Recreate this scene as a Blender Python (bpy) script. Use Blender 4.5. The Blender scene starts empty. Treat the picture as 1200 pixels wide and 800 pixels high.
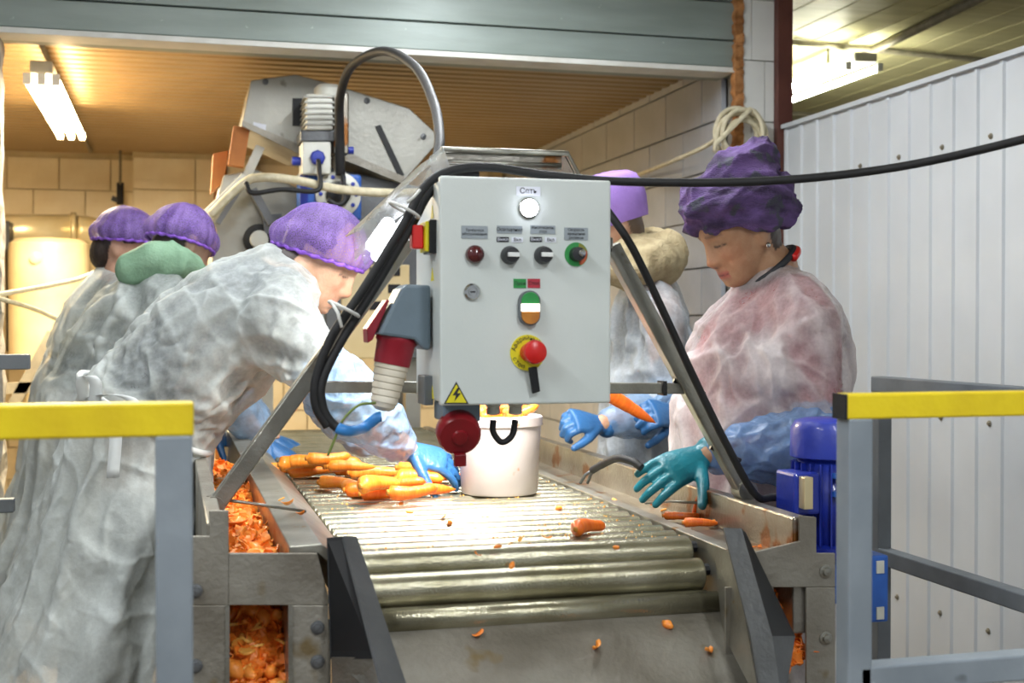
import bpy, bmesh, math, random
import numpy as np
from mathutils import Vector, Matrix, noise
from mathutils.bvhtree import BVHTree
R = random.Random(7)
PI = math.pi
sc = bpy.context.scene
C = sc.collection

# ------------------------------------------------------------ camera, world, exposure
CAM = Vector((0, 0, 1.35)); FPX = 1500.0
YAW = math.atan(400 / 1500); PITCH = math.atan(20 / 1500)
cam = bpy.data.cameras.new('camera'); camo = bpy.data.objects.new('camera', cam); C.objects.link(camo)
cam.sensor_width = 36; cam.lens = 36 * FPX / 1200; cam.clip_start = .05; cam.clip_end = 60
camo.location = CAM; camo.rotation_euler = (PI / 2 - PITCH, 0, -YAW)
cam.dof.use_dof = True; cam.dof.focus_distance = 2.75; cam.dof.aperture_fstop = 5.0
sc.camera = camo
w = bpy.data.worlds.new('world'); sc.world = w; w.use_nodes = True
w.node_tree.nodes['Background'].inputs[0].default_value = (.86, .93, 1, 1)
w.node_tree.nodes['Background'].inputs[1].default_value = .46
sc.view_settings.view_transform = 'Standard'; sc.view_settings.look = 'None'
sc.view_settings.exposure = 0.08; sc.view_settings.gamma = 1; sc.view_settings.use_curve_mapping = False

_f = Vector((math.sin(YAW) * math.cos(PITCH), math.cos(YAW) * math.cos(PITCH), -math.sin(PITCH)))
_r = Vector((math.cos(YAW), -math.sin(YAW), 0)); _u = _r.cross(_f)
def at(px, py, Y=None, X=None, Z=None):
    """place in the room, read off along a sight line at a known depth plane"""
    d = _f + _r * ((px - 600) / FPX) + _u * ((400 - py) / FPX)
    t = (Y - CAM.y) / d.y if Y is not None else (X - CAM.x) / d.x if X is not None else (Z - CAM.z) / d.z
    return CAM + d * t

# ------------------------------------------------------------ materials
def lin(h):
    if not isinstance(h, str): return tuple(h)
    v = [int(h[i:i + 2], 16) / 255 for i in (0, 2, 4)]
    return tuple(x / 12.92 if x <= .04045 else ((x + .055) / 1.055) ** 2.4 for x in v)
M = {}
def mat(name, a, b=None, rough=.5, metal=0, scale=20, bump=0, bscale=60, stretch=(1, 1, 1), spots=None, spotscale=30,
        spotamt=.62, trans=0, sss=0, coat=0, colattr=None, detail=4, translucent=0, alpha_noise=0, spec=.5, contrast=(.35, .65)):
    m = bpy.data.materials.new(name); m.use_nodes = True; nt = m.node_tree; N = nt.nodes; L = nt.links
    p = N['Principled BSDF']; a = lin(a); b = lin(b) if b else tuple(x * .85 for x in a)
    tc = N.new('ShaderNodeTexCoord'); mp = N.new('ShaderNodeMapping'); L.new(tc.outputs['Object'], mp.inputs[0])
    mp.inputs['Scale'].default_value = stretch
    nz = N.new('ShaderNodeTexNoise'); nz.inputs['Scale'].default_value = scale; nz.inputs['Detail'].default_value = detail
    L.new(mp.outputs[0], nz.inputs['Vector'])
    rp = N.new('ShaderNodeValToRGB'); rp.color_ramp.elements[0].color = (*a, 1); rp.color_ramp.elements[1].color = (*b, 1)
    rp.color_ramp.elements[0].position = contrast[0]; rp.color_ramp.elements[1].position = contrast[1]
    L.new(nz.outputs[0], rp.inputs[0]); col = rp.outputs[0]
    if colattr:
        at_ = N.new('ShaderNodeAttribute'); at_.attribute_name = colattr
        mx = N.new('ShaderNodeMixRGB'); mx.blend_type = 'MULTIPLY'; mx.inputs[0].default_value = 1
        L.new(at_.outputs['Color'], mx.inputs[1]); L.new(col, mx.inputs[2]); col = mx.outputs[0]
    if spots:
        n2 = N.new('ShaderNodeTexNoise'); n2.inputs['Scale'].default_value = spotscale; n2.inputs['Detail'].default_value = 3
        L.new(tc.outputs['Object'], n2.inputs['Vector'])
        r2 = N.new('ShaderNodeValToRGB'); r2.color_ramp.elements[0].position = spotamt; r2.color_ramp.elements[1].position = spotamt + .06
        L.new(n2.outputs[0], r2.inputs[0]); mx = N.new('ShaderNodeMixRGB'); L.new(r2.outputs[0], mx.inputs[0])
        L.new(col, mx.inputs[1]); mx.inputs[2].default_value = (*lin(spots), 1); col = mx.outputs[0]
    L.new(col, p.inputs['Base Color'])
    p.inputs['Roughness'].default_value = rough; p.inputs['Metallic'].default_value = metal
    p.inputs['Specular IOR Level'].default_value = spec
    if coat: p.inputs['Coat Weight'].default_value = coat
    if sss:
        p.inputs['Subsurface Weight'].default_value = sss; p.inputs['Subsurface Radius'].default_value = (.012, .005, .003)
        p.inputs['Subsurface Scale'].default_value = 1
    if bump:
        n3 = N.new('ShaderNodeTexNoise'); n3.inputs['Scale'].default_value = bscale; n3.inputs['Detail'].default_value = 5
        L.new(mp.outputs[0], n3.inputs['Vector'])
        bp = N.new('ShaderNodeBump'); bp.inputs['Strength'].default_value = bump; bp.inputs['Distance'].default_value = .01
        L.new(n3.outputs[0], bp.inputs['Height']); L.new(bp.outputs[0], p.inputs['Normal'])
    out = N['Material Output']; sh = p.outputs[0]
    if translucent:
        tl = N.new('ShaderNodeBsdfTranslucent'); L.new(col, tl.inputs[0]); ms = N.new('ShaderNodeMixShader')
        ms.inputs[0].default_value = translucent; L.new(sh, ms.inputs[1]); L.new(tl.outputs[0], ms.inputs[2]); sh = ms.outputs[0]
    if trans:
        tr = N.new('ShaderNodeBsdfTransparent'); ms = N.new('ShaderNodeMixShader'); L.new(sh, ms.inputs[1]); L.new(tr.outputs[0], ms.inputs[2])
        if alpha_noise:
            n4 = N.new('ShaderNodeTexNoise'); n4.inputs['Scale'].default_value = alpha_noise; n4.inputs['Detail'].default_value = 6
            L.new(mp.outputs[0], n4.inputs['Vector'])
            mr = N.new('ShaderNodeMapRange'); mr.inputs[1].default_value = .3; mr.inputs[2].default_value = .7
            mr.inputs[3].default_value = trans * .45; mr.inputs[4].default_value = min(1, trans * 1.55)
            L.new(n4.outputs[0], mr.inputs[0]); L.new(mr.outputs[0], ms.inputs[0])
        else: ms.inputs[0].default_value = trans
        sh = ms.outputs[0]
    L.new(sh, out.inputs[0]); M[name] = m; return m
def emit(name, col, s):
    m = bpy.data.materials.new(name); m.use_nodes = True; p = m.node_tree.nodes['Principled BSDF']
    p.inputs['Base Color'].default_value = (*lin(col), 1)
    p.inputs['Emission Color'].default_value = (*lin(col), 1); p.inputs['Emission Strength'].default_value = s; M[name] = m

mat('steel', 'a9a79e', '85837a', .34, .85, 9, .12, 180, (1, 1, 1), '6e6350', 14, .68)
mat('steel_rail', 'a5a297', '8c887c', .4, .7, 12, .1, 120, spots='8a6a40', spotscale=26, spotamt=.66)
mat('steel_dirty', '9a968c', '7b756a', .5, .55, 7, .2, 90, spots='7a6a4c', spotscale=9, spotamt=.62)
mat('steel_wet', '96928a', '7d776c', .3, .75, 9, .15, 120, spots='7a4e26', spotscale=11, spotamt=.58)
mat('roller_steel', 'b5b19c', '8f8a70', .24, .75, 8, .16, 240, (1, 1, 1), 'b0803c', 46, .72)
mat('dark_steel', '6e7072', '5c5e60', .45, .6, 8, .15, 90)
mat('black_steel', '1a1b1e', '101114', .5, .2, 8)
mat('grey_paint', '8d969e', '7b848c', .55, 0, 8, .08, 60, spots='5a5f63', spotscale=13, spotamt=.7)
mat('dark_grey_paint', '6b7074', '5c6165', .55, 0, 8, .08, 60)
mat('yellow_paint', 'e6cc12', 'd6b80c', .5, 0, 12, .1, 80, spots='a8920f', spotscale=40, spotamt=.7)
mat('cabinet', 'd3d9d6', 'c9d0cd', .42, 0, 5, .03, 200, spots='9a958a', spotscale=75, spotamt=.76, coat=.1)
mat('black_rubber', '1a1a1c', '121214', .62, 0, 30, .08, 90)
mat('black_plastic', '17181b', '222326', .38)
mat('grey_plastic', '6e7f8c', '64747f', .42, 0, 12, .04, spots='8a98a0', spotscale=80, spotamt=.72)
mat('red_plastic', 'a01f33', '8c1828', .35, 0, 14)
mat('dark_red_plastic', '8e1420', '6a0d16', .32, 0, 14)
mat('estop_red', 'd8201c', 'c41a18', .32)
mat('signal_yellow', 'e8dc20', 'd8ca18', .45)
mat('cream_plastic', 'e4dccb', 'd3c8b2', .5, 0, 18, .06)
mat('white_plastic', 'eceeec', 'dfe2e0', .4)
mat('label_grey', '9aa3aa', '8e979d', .5)
mat('label_white', 'e2e5ee', 'd6dae4', .5)
mat('ink', '23252b', '1b1c22', .6)
mat('green_plastic', '2f9a4c', '27863f', .4)
mat('red_label', 'c23447', 'ad2a3b', .4)
mat('orange_dial', 'c25a34', 'a84a2c', .4)
mat('olive_dial', '8a8a34', '7a7a2c', .4)
mat('maroon_lens', '5a1c20', '48161a', .25, coat=.4)
mat('chrome', 'd5d6d4', 'b5b6b4', .16, 1)
mat('blue_sleeve_rubber', '3f8fd8', '3580c6', .4)
mat('motor_blue', '1f36a8', '18298a', .4, 0, 9, .08, coat=.2)
mat('gear_blue', '2f62b8', '25509c', .42, 0, 9, .08)
mat('bucket', 'd0c6c4', 'c2b6b0', .42, 0, 6, .05, spots='c98a58', spotscale=20, spotamt=.7, translucent=.12)
mat('carrot', 'f07a1c', 'e46410', .42, 0, 24, .22, 40, (1, 1, 5), sss=.15, coat=.15)
mat('carrot_pale', 'f79a34', 'f0821c', .42, 0, 24, .22, 40, (1, 1, 5), sss=.15, coat=.15)
mat('carrot_end', 'cf8a2e', 'a8641c', .6)
mat('peel', 'fc9e40', 'f28228', .42, 0, 12, .2, 60, sss=.1, coat=.2)
mat('peel_pale', 'fcc060', 'f4a03c', .42, 0, 12, .2, 60, sss=.1, coat=.2)
mat('peel_dark', 'f28a30', 'e07018', .45, 0, 12, .2, 60)
mat('peel_green', '6d7a30', '8a8438', .5)
mat('glove_teal', '1a7684', '12606e', .34, 0, 12, .2, 90)
mat('glove_blue', '33689e', '285888', .38, 0, 12, .2, 90)
mat('shirt_red', '9c2e3e', '7c2030', .8, 0, 10, .2, 60)
mat('shirt_pattern', '2c3038', '7d8288', .8, 0, 34, .2, 60, contrast=(.45, .6))
mat('shirt_grey', '7c8480', '5a605e', .8, 0, 10, .2, 60)
mat('shirt_dark', '3e4249', '2e3238', .8, 0, 10, .2, 60)
mat('hoodie_green', '86a88c', '76987c', .85, 0, 14, .25, 120)
mat('fleece_beige', 'b5a582', '9c8c6a', .95, 0, 30, .6, 120)
mat('trousers', '2c2e33', '222428', .85, 0, 14, .2)
mat('skin', 'ffffff', 'f0e6e0', .5, 0, 40, .12, 160, sss=.12, colattr='Col')
mat('hair', '33241c', '211712', .6, 0, 60, .5, 120, (1, 1, .2))
mat('cap_net', '9a7ac8', '7a5aac', .65, 0, 18, .2, 300, (1, 1, 1), trans=.42, alpha_noise=420, contrast=(.35, .65))
mat('cap_band', '9a68dc', '8450c8', .6, 0, 80, .4, 120, translucent=.1)
mat('cap_lilac', '9a78c4', '8c6ab4', .8, 0, 20, .3, 200)
mat('turban', '6a5088', '3a2c4a', .9, 0, 13, .7, 190, (1, 1, 2.5), spots='4a4a56', spotscale=20, spotamt=.57, contrast=(.4, .64))
mat('wall_white', 'c6cacd', 'bec2c5', .45, 0, 3, .04, 50)
mat('tile_white', 'e4e4e0', 'd8d8d3', .5, 0, 4, .08, 40)
mat('block_pale', 'b4b8be', 'a8acb2', .7, 0, 5, .15, 60)
mat('block_warm', 'f0e4c6', 'e4d4b0', .6, 0, 5, .15, 60)
mat('mortar', 'd8c8a2', 'ccbc94', .9, 0, 12, .2)
mat('mortar_grey', '8e8a82', '7d7972', .9, 0, 12, .2)
mat('plaster', 'c8c2b6', '8e867a', .9, 0, 14, .8, 30)
mat('beam_green', '8d9893', '828d87', .45, .1, 3, .05, 30, (1, 1, 6), spots='aab5ae', spotscale=34, spotamt=.72)
mat('trim_white', 'dcdcd6', 'cbcac2', .5, 0, 9, .05)
mat('ceiling_tan', 'a8906a', 'a08862', .38, .15, 3, .03, 40)
mat('ceiling_olive', 'c8c298', 'b6b084', .5, .05, 2, .05, 40, (1, 12, 1))
mat('brown_post', '64392f', '552e26', .5, 0, 7, .1)
mat('foam_orange', 'b8814e', '8e5c30', .9, 0, 30, .9, 50)
mat('concrete', '7d6f5c', '63574a', .75, 0, 3, .3, 20)
mat('machine_grey', 'a3a29a', '8d8c84', .4, .5, 4, .1, 60, spots='77736a', spotscale=12, spotamt=.68)
mat('machine_pale', 'd2d2c8', 'bdbdb2', .45, .1, 8, .1)
mat('heater', 'd8c49a', 'cdb684', .4, 0, 5)
mat('duct', 'd8c8a0', 'c8b484', .3, .4, 5)
mat('rope', 'd8cfb4', 'c2b898', .8, 0, 40, .3)
mat('conduit', '8d8674', '7a7364', .5, .2)
mat('wood_orange', 'b8763a', '9c5e2a', .7, 0, 6, .2, 30)
mat('zip_white', 'dcdcd8', 'c9c9c4', .5)
mat('green_wire', '6d7f3a', '5f702f', .5)
mat('film', 'e8ecec', 'dde2e2', .08, 0, 6, .5, 26, trans=.86, alpha_noise=9, spec=.8)
mat('gown_tie', 'e6e9e8', 'd8dcdb', .7, translucent=.2)

def cloth_mat(name, a, b, rough, tmin, tmax, translucent, crumple=.5, cs=16, spec=.3):
    """thin non-woven / film: crumpled, see-through where it lies flat, whiter where it is gathered"""
    m = bpy.data.materials.new(name); m.use_nodes = True; nt = m.node_tree; N = nt.nodes; L = nt.links; p = N['Principled BSDF']
    tc = N.new('ShaderNodeTexCoord'); nz = N.new('ShaderNodeTexNoise'); nz.inputs['Scale'].default_value = 5; nz.inputs['Detail'].default_value = 6
    L.new(tc.outputs['Object'], nz.inputs['Vector'])
    wp = N.new('ShaderNodeMixRGB'); wp.blend_type = 'ADD'; wp.inputs[0].default_value = .22; L.new(tc.outputs['Object'], wp.inputs[1]); L.new(nz.outputs['Color'], wp.inputs[2])
    vo = N.new('ShaderNodeTexVoronoi'); vo.feature = 'DISTANCE_TO_EDGE'; vo.inputs['Scale'].default_value = cs; L.new(wp.outputs[0], vo.inputs['Vector'])
    v2 = N.new('ShaderNodeTexVoronoi'); v2.feature = 'F1'; v2.inputs['Scale'].default_value = cs * .55; L.new(wp.outputs[0], v2.inputs['Vector'])
    fi = N.new('ShaderNodeTexNoise'); fi.inputs['Scale'].default_value = 260; fi.inputs['Detail'].default_value = 3; L.new(tc.outputs['Object'], fi.inputs['Vector'])
    b1 = N.new('ShaderNodeBump'); b1.inputs['Strength'].default_value = .25; b1.inputs['Distance'].default_value = .002; L.new(fi.outputs[0], b1.inputs['Height'])
    b2 = N.new('ShaderNodeBump'); b2.invert = True; b2.inputs['Strength'].default_value = crumple; b2.inputs['Distance'].default_value = .02; L.new(v2.outputs['Distance'], b2.inputs['Height']); L.new(b1.outputs[0], b2.inputs['Normal'])
    b3 = N.new('ShaderNodeBump'); b3.invert = True; b3.inputs['Strength'].default_value = crumple * .8; b3.inputs['Distance'].default_value = .012; L.new(vo.outputs['Distance'], b3.inputs['Height']); L.new(b2.outputs[0], b3.inputs['Normal'])
    L.new(b3.outputs[0], p.inputs['Normal'])
    rp = N.new('ShaderNodeValToRGB'); rp.color_ramp.elements[0].color = (*lin(b), 1); rp.color_ramp.elements[1].color = (*lin(a), 1); rp.color_ramp.elements[0].position = .35; rp.color_ramp.elements[1].position = .65
    L.new(nz.outputs[0], rp.inputs[0]); L.new(rp.outputs[0], p.inputs['Base Color'])
    p.inputs['Roughness'].default_value = rough; p.inputs['Specular IOR Level'].default_value = spec
    tl = N.new('ShaderNodeBsdfTranslucent'); L.new(rp.outputs[0], tl.inputs[0]); m1 = N.new('ShaderNodeMixShader'); m1.inputs[0].default_value = translucent
    L.new(p.outputs[0], m1.inputs[1]); L.new(tl.outputs[0], m1.inputs[2])
    at_ = N.new('ShaderNodeAttribute'); at_.attribute_name = 'fold'
    mr = N.new('ShaderNodeMapRange'); mr.inputs[1].default_value = 0; mr.inputs[2].default_value = 1; mr.inputs[3].default_value = tmax; mr.inputs[4].default_value = tmin
    L.new(at_.outputs['Fac'], mr.inputs[0])
    n5 = N.new('ShaderNodeTexNoise'); n5.inputs['Scale'].default_value = 120; n5.inputs['Detail'].default_value = 4; L.new(tc.outputs['Object'], n5.inputs['Vector'])
    ma = N.new('ShaderNodeMath'); ma.operation = 'MULTIPLY_ADD'; ma.inputs[1].default_value = .3; ma.inputs[2].default_value = -.15; L.new(n5.outputs[0], ma.inputs[0])
    ad = N.new('ShaderNodeMath'); ad.operation = 'ADD'; ad.use_clamp = True; L.new(ma.outputs[0], ad.inputs[0]); L.new(mr.outputs[0], ad.inputs[1])
    tr = N.new('ShaderNodeBsdfTransparent'); m2_ = N.new('ShaderNodeMixShader'); L.new(ad.outputs[0], m2_.inputs[0]); L.new(m1.outputs[0], m2_.inputs[1]); L.new(tr.outputs[0], m2_.inputs[2])
    L.new(m2_.outputs[0], N['Material Output'].inputs[0]); M[name] = m
cloth_mat('gown', 'd2d8d6', 'c4cac8', .75, .03, .64, .25, .5, 11)
cloth_mat('gown_thin', 'e0d8d8', 'd4cccc', .75, .06, .66, .2, .45, 11)
cloth_mat('gown_cool', 'd0d8e0', 'c0cad4', .55, .05, .6, .2, .55, 13)
cloth_mat('sleeve_film', '86a8d4', '6e94c8', .25, .05, .4, .2, .6, 22, .6)
cloth_mat('sleeve_film_pale', 'a4bedc', '8cacd0', .25, .08, .5, .2, .6, 20, .6)
emit('tube_fill', 'f2f6ff', 14); emit('tube_warm', 'ffdfa8', 40); emit('tube_hall', 'fbfbe6', 75); emit('tube_hood', 'f2f6ff', 9)
emit('lamp_white', 'eef0ff', 12); emit('button_glow', 'fff6e4', 3.0)

# ------------------------------------------------------------ mesh helpers
def basis(d):
    d = Vector(d).normalized(); a = Vector((0, 0, 1)) if abs(d.z) < .9 else Vector((1, 0, 0))
    u = d.cross(a).normalized(); return u, d.cross(u).normalized()
class MB:
    def __init__(s): s.v = []; s.f = []
    def add(s, vs, fs):
        o = len(s.v); s.v += [Vector(x) for x in vs]; s.f += [[i + o for i in f] for f in fs]; return s
    def hexa(s, p):   # 8 corners: bottom 4, top 4
        return s.add(p, [(3, 2, 1, 0), (4, 5, 6, 7), (0, 1, 5, 4), (1, 2, 6, 5), (2, 3, 7, 6), (3, 0, 4, 7)])
    def box(s, a, b):
        x0, y0, z0 = a; x1, y1, z1 = b
        return s.hexa([(x0, y0, z0), (x1, y0, z0), (x1, y1, z0), (x0, y1, z0), (x0, y0, z1), (x1, y0, z1), (x1, y1, z1), (x0, y1, z1)])
    def loft(s, rings, cap=True, closed=False):
        n = len(rings[0]); o = len(s.v); k = len(rings)
        for r in rings: s.v += [Vector(x) for x in r]
        for i in range(k if closed else k - 1):
            j = (i + 1) % k
            for a in range(n):
                b = (a + 1) % n; s.f.append([o + i * n + a, o + i * n + b, o + j * n + b, o + j * n + a])
        if cap and not closed:
            s.f.append([o + a for a in range(n)][::-1]); s.f.append([o + (k - 1) * n + a for a in range(n)])
        return s
    def cyl(s, p, q, r0, r1=None, n=16, cap=True):
        p = Vector(p); q = Vector(q); r1 = r0 if r1 is None else r1; u, v = basis(q - p)
        ring = lambda c, r: [c + u * (r * math.cos(t)) + v * (r * math.sin(t)) for t in [2 * PI * i / n for i in range(n)]]
        return s.loft([ring(p, r0), ring(q, r1)], cap)
    def lathe(s, base, axis, prof, n=24):
        base = Vector(base); ax = Vector(axis).normalized(); u, v = basis(ax)
        return s.loft([[base + ax * h + u * (max(r, 1e-4) * math.cos(t)) + v * (max(r, 1e-4) * math.sin(t)) for t in [2 * PI * i / n for i in range(n)]] for r, h in prof])
    def tube(s, pts, r, n=10, closed=False, cap=True):
        pts = [Vector(p) for p in pts]; k = len(pts); rings = []; u = None
        for i in range(k):
            d = (pts[(i + 1) % k] - pts[i - 1]) if closed else (pts[min(i + 1, k - 1)] - pts[max(i - 1, 0)])
            d.normalize()
            if u is None: u, _ = basis(d)
            u = (u - d * u.dot(d)).normalized(); vv = d.cross(u)
            rr = r[i] if hasattr(r, '__len__') else r
            rings.append([pts[i] + u * (rr * math.cos(t)) + vv * (rr * math.sin(t)) for t in [2 * PI * a / n for a in range(n)]])
        return s.loft(rings, cap, closed)
    def bar(s, p, q, wd, ht, up=(0, 0, 1)):
        p = Vector(p); q = Vector(q); d = (q - p).normalized(); side = d.cross(Vector(up)).normalized(); u = side.cross(d)
        c = lambda c0: [c0 - side * wd / 2 - u * ht / 2, c0 + side * wd / 2 - u * ht / 2, c0 + side * wd / 2 + u * ht / 2, c0 - side * wd / 2 + u * ht / 2]
        return s.loft([c(p), c(q)])
    def prism(s, poly, ext):
        e = Vector(ext); return s.loft([[Vector(p) for p in poly], [Vector(p) + e for p in poly]])
    def ball(s, c, r, n=14, m=9, axes=None):
        c = Vector(c); rx = r if hasattr(r, '__len__') else (r, r, r)
        A = axes or (Vector((1, 0, 0)), Vector((0, 1, 0)), Vector((0, 0, 1)))
        return s.loft([[c + A[0] * (rx[0] * math.sin(p) * math.cos(t)) + A[1] * (rx[1] * math.sin(p) * math.sin(t)) + A[2] * (-rx[2] * math.cos(p)) for t in [2 * PI * i / n for i in range(n)]]
                       for p in [max(.02, min(PI - .02, PI * j / m)) for j in range(m + 1)]])
    def chain(s, nodes, n=12):
        for p, r in nodes: s.ball(p, r, n, 8)
        for (p, r), (q, t) in zip(nodes, nodes[1:]): s.cyl(p, q, r, t, n)
        return s
    def mesh(s, name='mesh'):
        me = bpy.data.meshes.new(name); me.from_pydata([tuple(x) for x in s.v], [], s.f)
        bm = bmesh.new(); bm.from_mesh(me); bmesh.ops.recalc_face_normals(bm, faces=bm.faces); bm.to_mesh(me); bm.free(); return me
    def build(s, name, m, parent=None, smooth=False, bevel=0, seg=2):
        me = s.mesh(name); return link(name, me, m, parent, smooth, bevel, seg)
def link(name, me, m, parent=None, smooth=False, bevel=0, seg=2):
    me.materials.clear(); me.materials.append(M[m])
    if smooth:
        for p in me.polygons: p.use_smooth = True
        if smooth == 'auto': me.set_sharp_from_angle(angle=math.radians(40))
    o = bpy.data.objects.new(name, me); C.objects.link(o)
    if bevel:
        b = o.modifiers.new('bevel', 'BEVEL'); b.width = bevel; b.segments = seg; b.limit_method = 'ANGLE'; b.angle_limit = math.radians(40)
    if parent: setpar(o, parent)
    return o
def setpar(o, p):
    # geometry is authored in room coordinates; keep it where it stands
    o.parent = p; o.matrix_parent_inverse = Matrix.Translation(-p.location) if p.type == 'EMPTY' else Matrix()
def tag(o, label=None, cat=None, group=None, kind=None):
    if label: o['label'] = label
    if cat: o['category'] = cat
    if group: o['group'] = group
    if kind: o['kind'] = kind
    return o
def thing(name, loc, label, cat, group=None):
    e = bpy.data.objects.new(name, None); e.location = loc; e.empty_display_size = .05; C.objects.link(e)
    return tag(e, label, cat, group)
def struct(o): o['kind'] = 'structure'; return o
def spl(pts, k=10):
    """Catmull-Rom through points"""
    P = [Vector(p) for p in pts]; P = [P[0] * 2 - P[1]] + P + [P[-1] * 2 - P[-2]]; out = []
    for i in range(1, len(P) - 2):
        for j in range(k):
            t = j / k; a, b, c, d = P[i - 1], P[i], P[i + 1], P[i + 2]
            out.append(.5 * ((2 * b) + (c - a) * t + (2 * a - 5 * b + 4 * c - d) * t * t + (3 * b - a - 3 * c + d) * t ** 3))
    out.append(P[-2]); return out
def solid(mb, voxel, smooth=4, fac=.5):
    """one continuous skin around overlapping closed shapes"""
    me = mb.mesh('tmp'); o = bpy.data.objects.new('tmp', me); C.objects.link(o)
    r = o.modifiers.new('r', 'REMESH'); r.mode = 'VOXEL'; r.voxel_size = voxel; r.use_smooth_shade = True
    if smooth: s = o.modifiers.new('s', 'SMOOTH'); s.factor = fac; s.iterations = smooth
    dg = bpy.context.evaluated_depsgraph_get(); dg.update()
    res = bpy.data.meshes.new_from_object(o.evaluated_get(dg)); bpy.data.objects.remove(o); bpy.data.meshes.remove(me)
    return res
def getv(me):
    a = np.empty(len(me.vertices) * 3, np.float32); me.vertices.foreach_get('co', a); return a.reshape(-1, 3)
def getn(me):
    a = np.empty(len(me.vertices) * 3, np.float32); me.vertices.foreach_get('normal', a); return a.reshape(-1, 3)
def setv(me, a): me.vertices.foreach_set('co', a.astype(np.float32).ravel()); me.update()
def text(s_, size, m, parent, loc, rot, bend=0):
    cu = bpy.data.curves.new('t', 'FONT'); cu.body = s_; cu.size = size; cu.align_x = 'CENTER'; cu.align_y = 'CENTER'; cu.extrude = .0002
    o = bpy.data.objects.new('t', cu); C.objects.link(o); dg = bpy.context.evaluated_depsgraph_get(); dg.update()
    me = bpy.data.meshes.new_from_object(o.evaluated_get(dg)); bpy.data.objects.remove(o)
    mt = Matrix.Translation(loc) @ rot.to_4x4(); me.transform(mt)
    return link('lettering', me, m, parent)
# ------------------------------------------------------------ the room
YB = 4.62      # front face of the lintel over the alcove
ZC = 2.40      # alcove ceiling
struct(MB().box((-4, -3, -.1), (7, 14, 0)).build('floor', 'concrete'))
# hall ceiling with shallow boards
hc = struct(MB().box((-4, -3, 2.78), (7, 14, 2.88)).build('ceiling', 'ceiling_olive'))
mb = MB()
for i in range(24): mb.box((2.36 + i * .19, -3, 2.772), (2.36 + i * .19 + .18, 14, 2.781))
mb.build('ceiling_boards', 'ceiling_olive', hc)['kind'] = 'stuff'
for y in (5.75, 7.6): MB().cyl((2.36, y, 2.755), (6.9, y + .5, 2.755), .014, n=8).build('conduit', 'conduit', hc, True)
MB().cyl((3.3, 4.4, 2.745), (3.9, 9.5, 2.745), .022, n=8).build('conduit', 'conduit', hc, True)
# alcove ceiling: ribbed sheet, ribs run across
def ribs(x0, x1, y0, y1, z, pitch, dep):
    v = []; f = []; y = y0
    while y < y1:
        for yy, zz in ((y, z), (y + pitch * .55, z), (y + pitch * .68, z + dep), (y + pitch * .87, z + dep)):
            v += [(x0, yy, zz), (x1, yy, zz)]
        y += pitch
    for i in range(len(v) // 2 - 1): f.append((2 * i, 2 * i + 1, 2 * i + 3, 2 * i + 2))
    o = len(v); v += [(x0, y0, z + .06), (x1, y0, z + .06), (x1, y1, z + .06), (x0, y1, z + .06)]; f.append((o, o + 1, o + 2, o + 3))
    return v, f
m2 = MB(); m2.add(*ribs(-2.3, 2.2, YB + .1, 8.4, ZC, .095, .012))
struct(m2.build('ceiling_alcove', 'ceiling_tan'))
# back wall of the alcove, blockwork
YW = 8.3
wb = struct(MB().box((-2.3, YW, 0), (2.3, YW + .15, ZC + .05)).build('wall_back', 'mortar'))
def block_mesh(nm, sx, sy, sz, m):
    o = MB().box((0, 0, 0), (sx, sy, sz)); me = o.mesh(nm); me.materials.append(M[m]); return me
def inst(name, me, loc, parent, sc_=None, rot=None):
    o = bpy.data.objects.new(name, me); C.objects.link(o); o.location = loc
    if sc_: o.scale = sc_
    if rot: o.rotation_euler = rot
    o.parent = parent
    if parent and parent.type == 'EMPTY': o.matrix_parent_inverse = Matrix.Translation(-parent.location)
    return o
bw = block_mesh('block', .292, .02, .188, 'block_warm')
for r_ in range(12):
    for k in range(16):
        x = -2.3 + k * .3 - (.15 if r_ % 2 else 0)
        if x < -2.3 or x + .3 > 2.32: continue
        inst('block', bw, (x, YW - .02 - R.random() * .004, .02 + r_ * .196), wb)
# pier standing proud of the back wall
pier = struct(MB().box((-.22, YW - .16, 0), (.52, YW - .021, ZC)).build('trim_1', 'mortar'))
bp_ = block_mesh('block', .362, .02, .188, 'block_warm')
for r_ in range(12):
    for k in range(2): inst('block', bp_, (-.22 + k * .37 + .004, YW - .18, .02 + r_ * .196), pier)
# alcove side walls
wr = struct(MB().box((2.15, YB + .1, 0), (2.3, YW, ZC + .05)).build('wall_right_alcove', 'mortar_grey'))
br = block_mesh('block', .02, .392, .188, 'block_pale')
for r_ in range(13):
    for k in range(10):
        y = YB + .12 + k * .4 - (.2 if r_ % 2 else 0)
        if y + .4 > YW: continue
        if y < YB + .1: inst('block', br, (2.13, y + .2, -.08 + r_ * .196 + .1), wr, (1, .49, 1))
        else: inst('block', br, (2.13, y, -.08 + r_ * .196 + .1), wr)
struct(MB().box((-2.45, YB, 0), (-2.3, YW + .15, ZC + .05)).build('wall_left_alcove', 'block_warm'))
# left plaster jamb
pl = MB(); ring = []
for i in range(40):
    z = i / 39 * 2.36; ring.append([(-1.1, YB, z), (-.555 + R.uniform(-.012, .008), YB + R.uniform(-.01, .01), z), (-.56 + R.uniform(-.008, .008), YB + .16, z), (-1.1, YB + .16, z)])
pl.loft(ring); struct(pl.build('trim_2', 'plaster'))
struct(MB().box((-4, YB + .03, 0), (-1.1, YB + .16, 2.78)).build('wall_left', 'plaster'))
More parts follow.
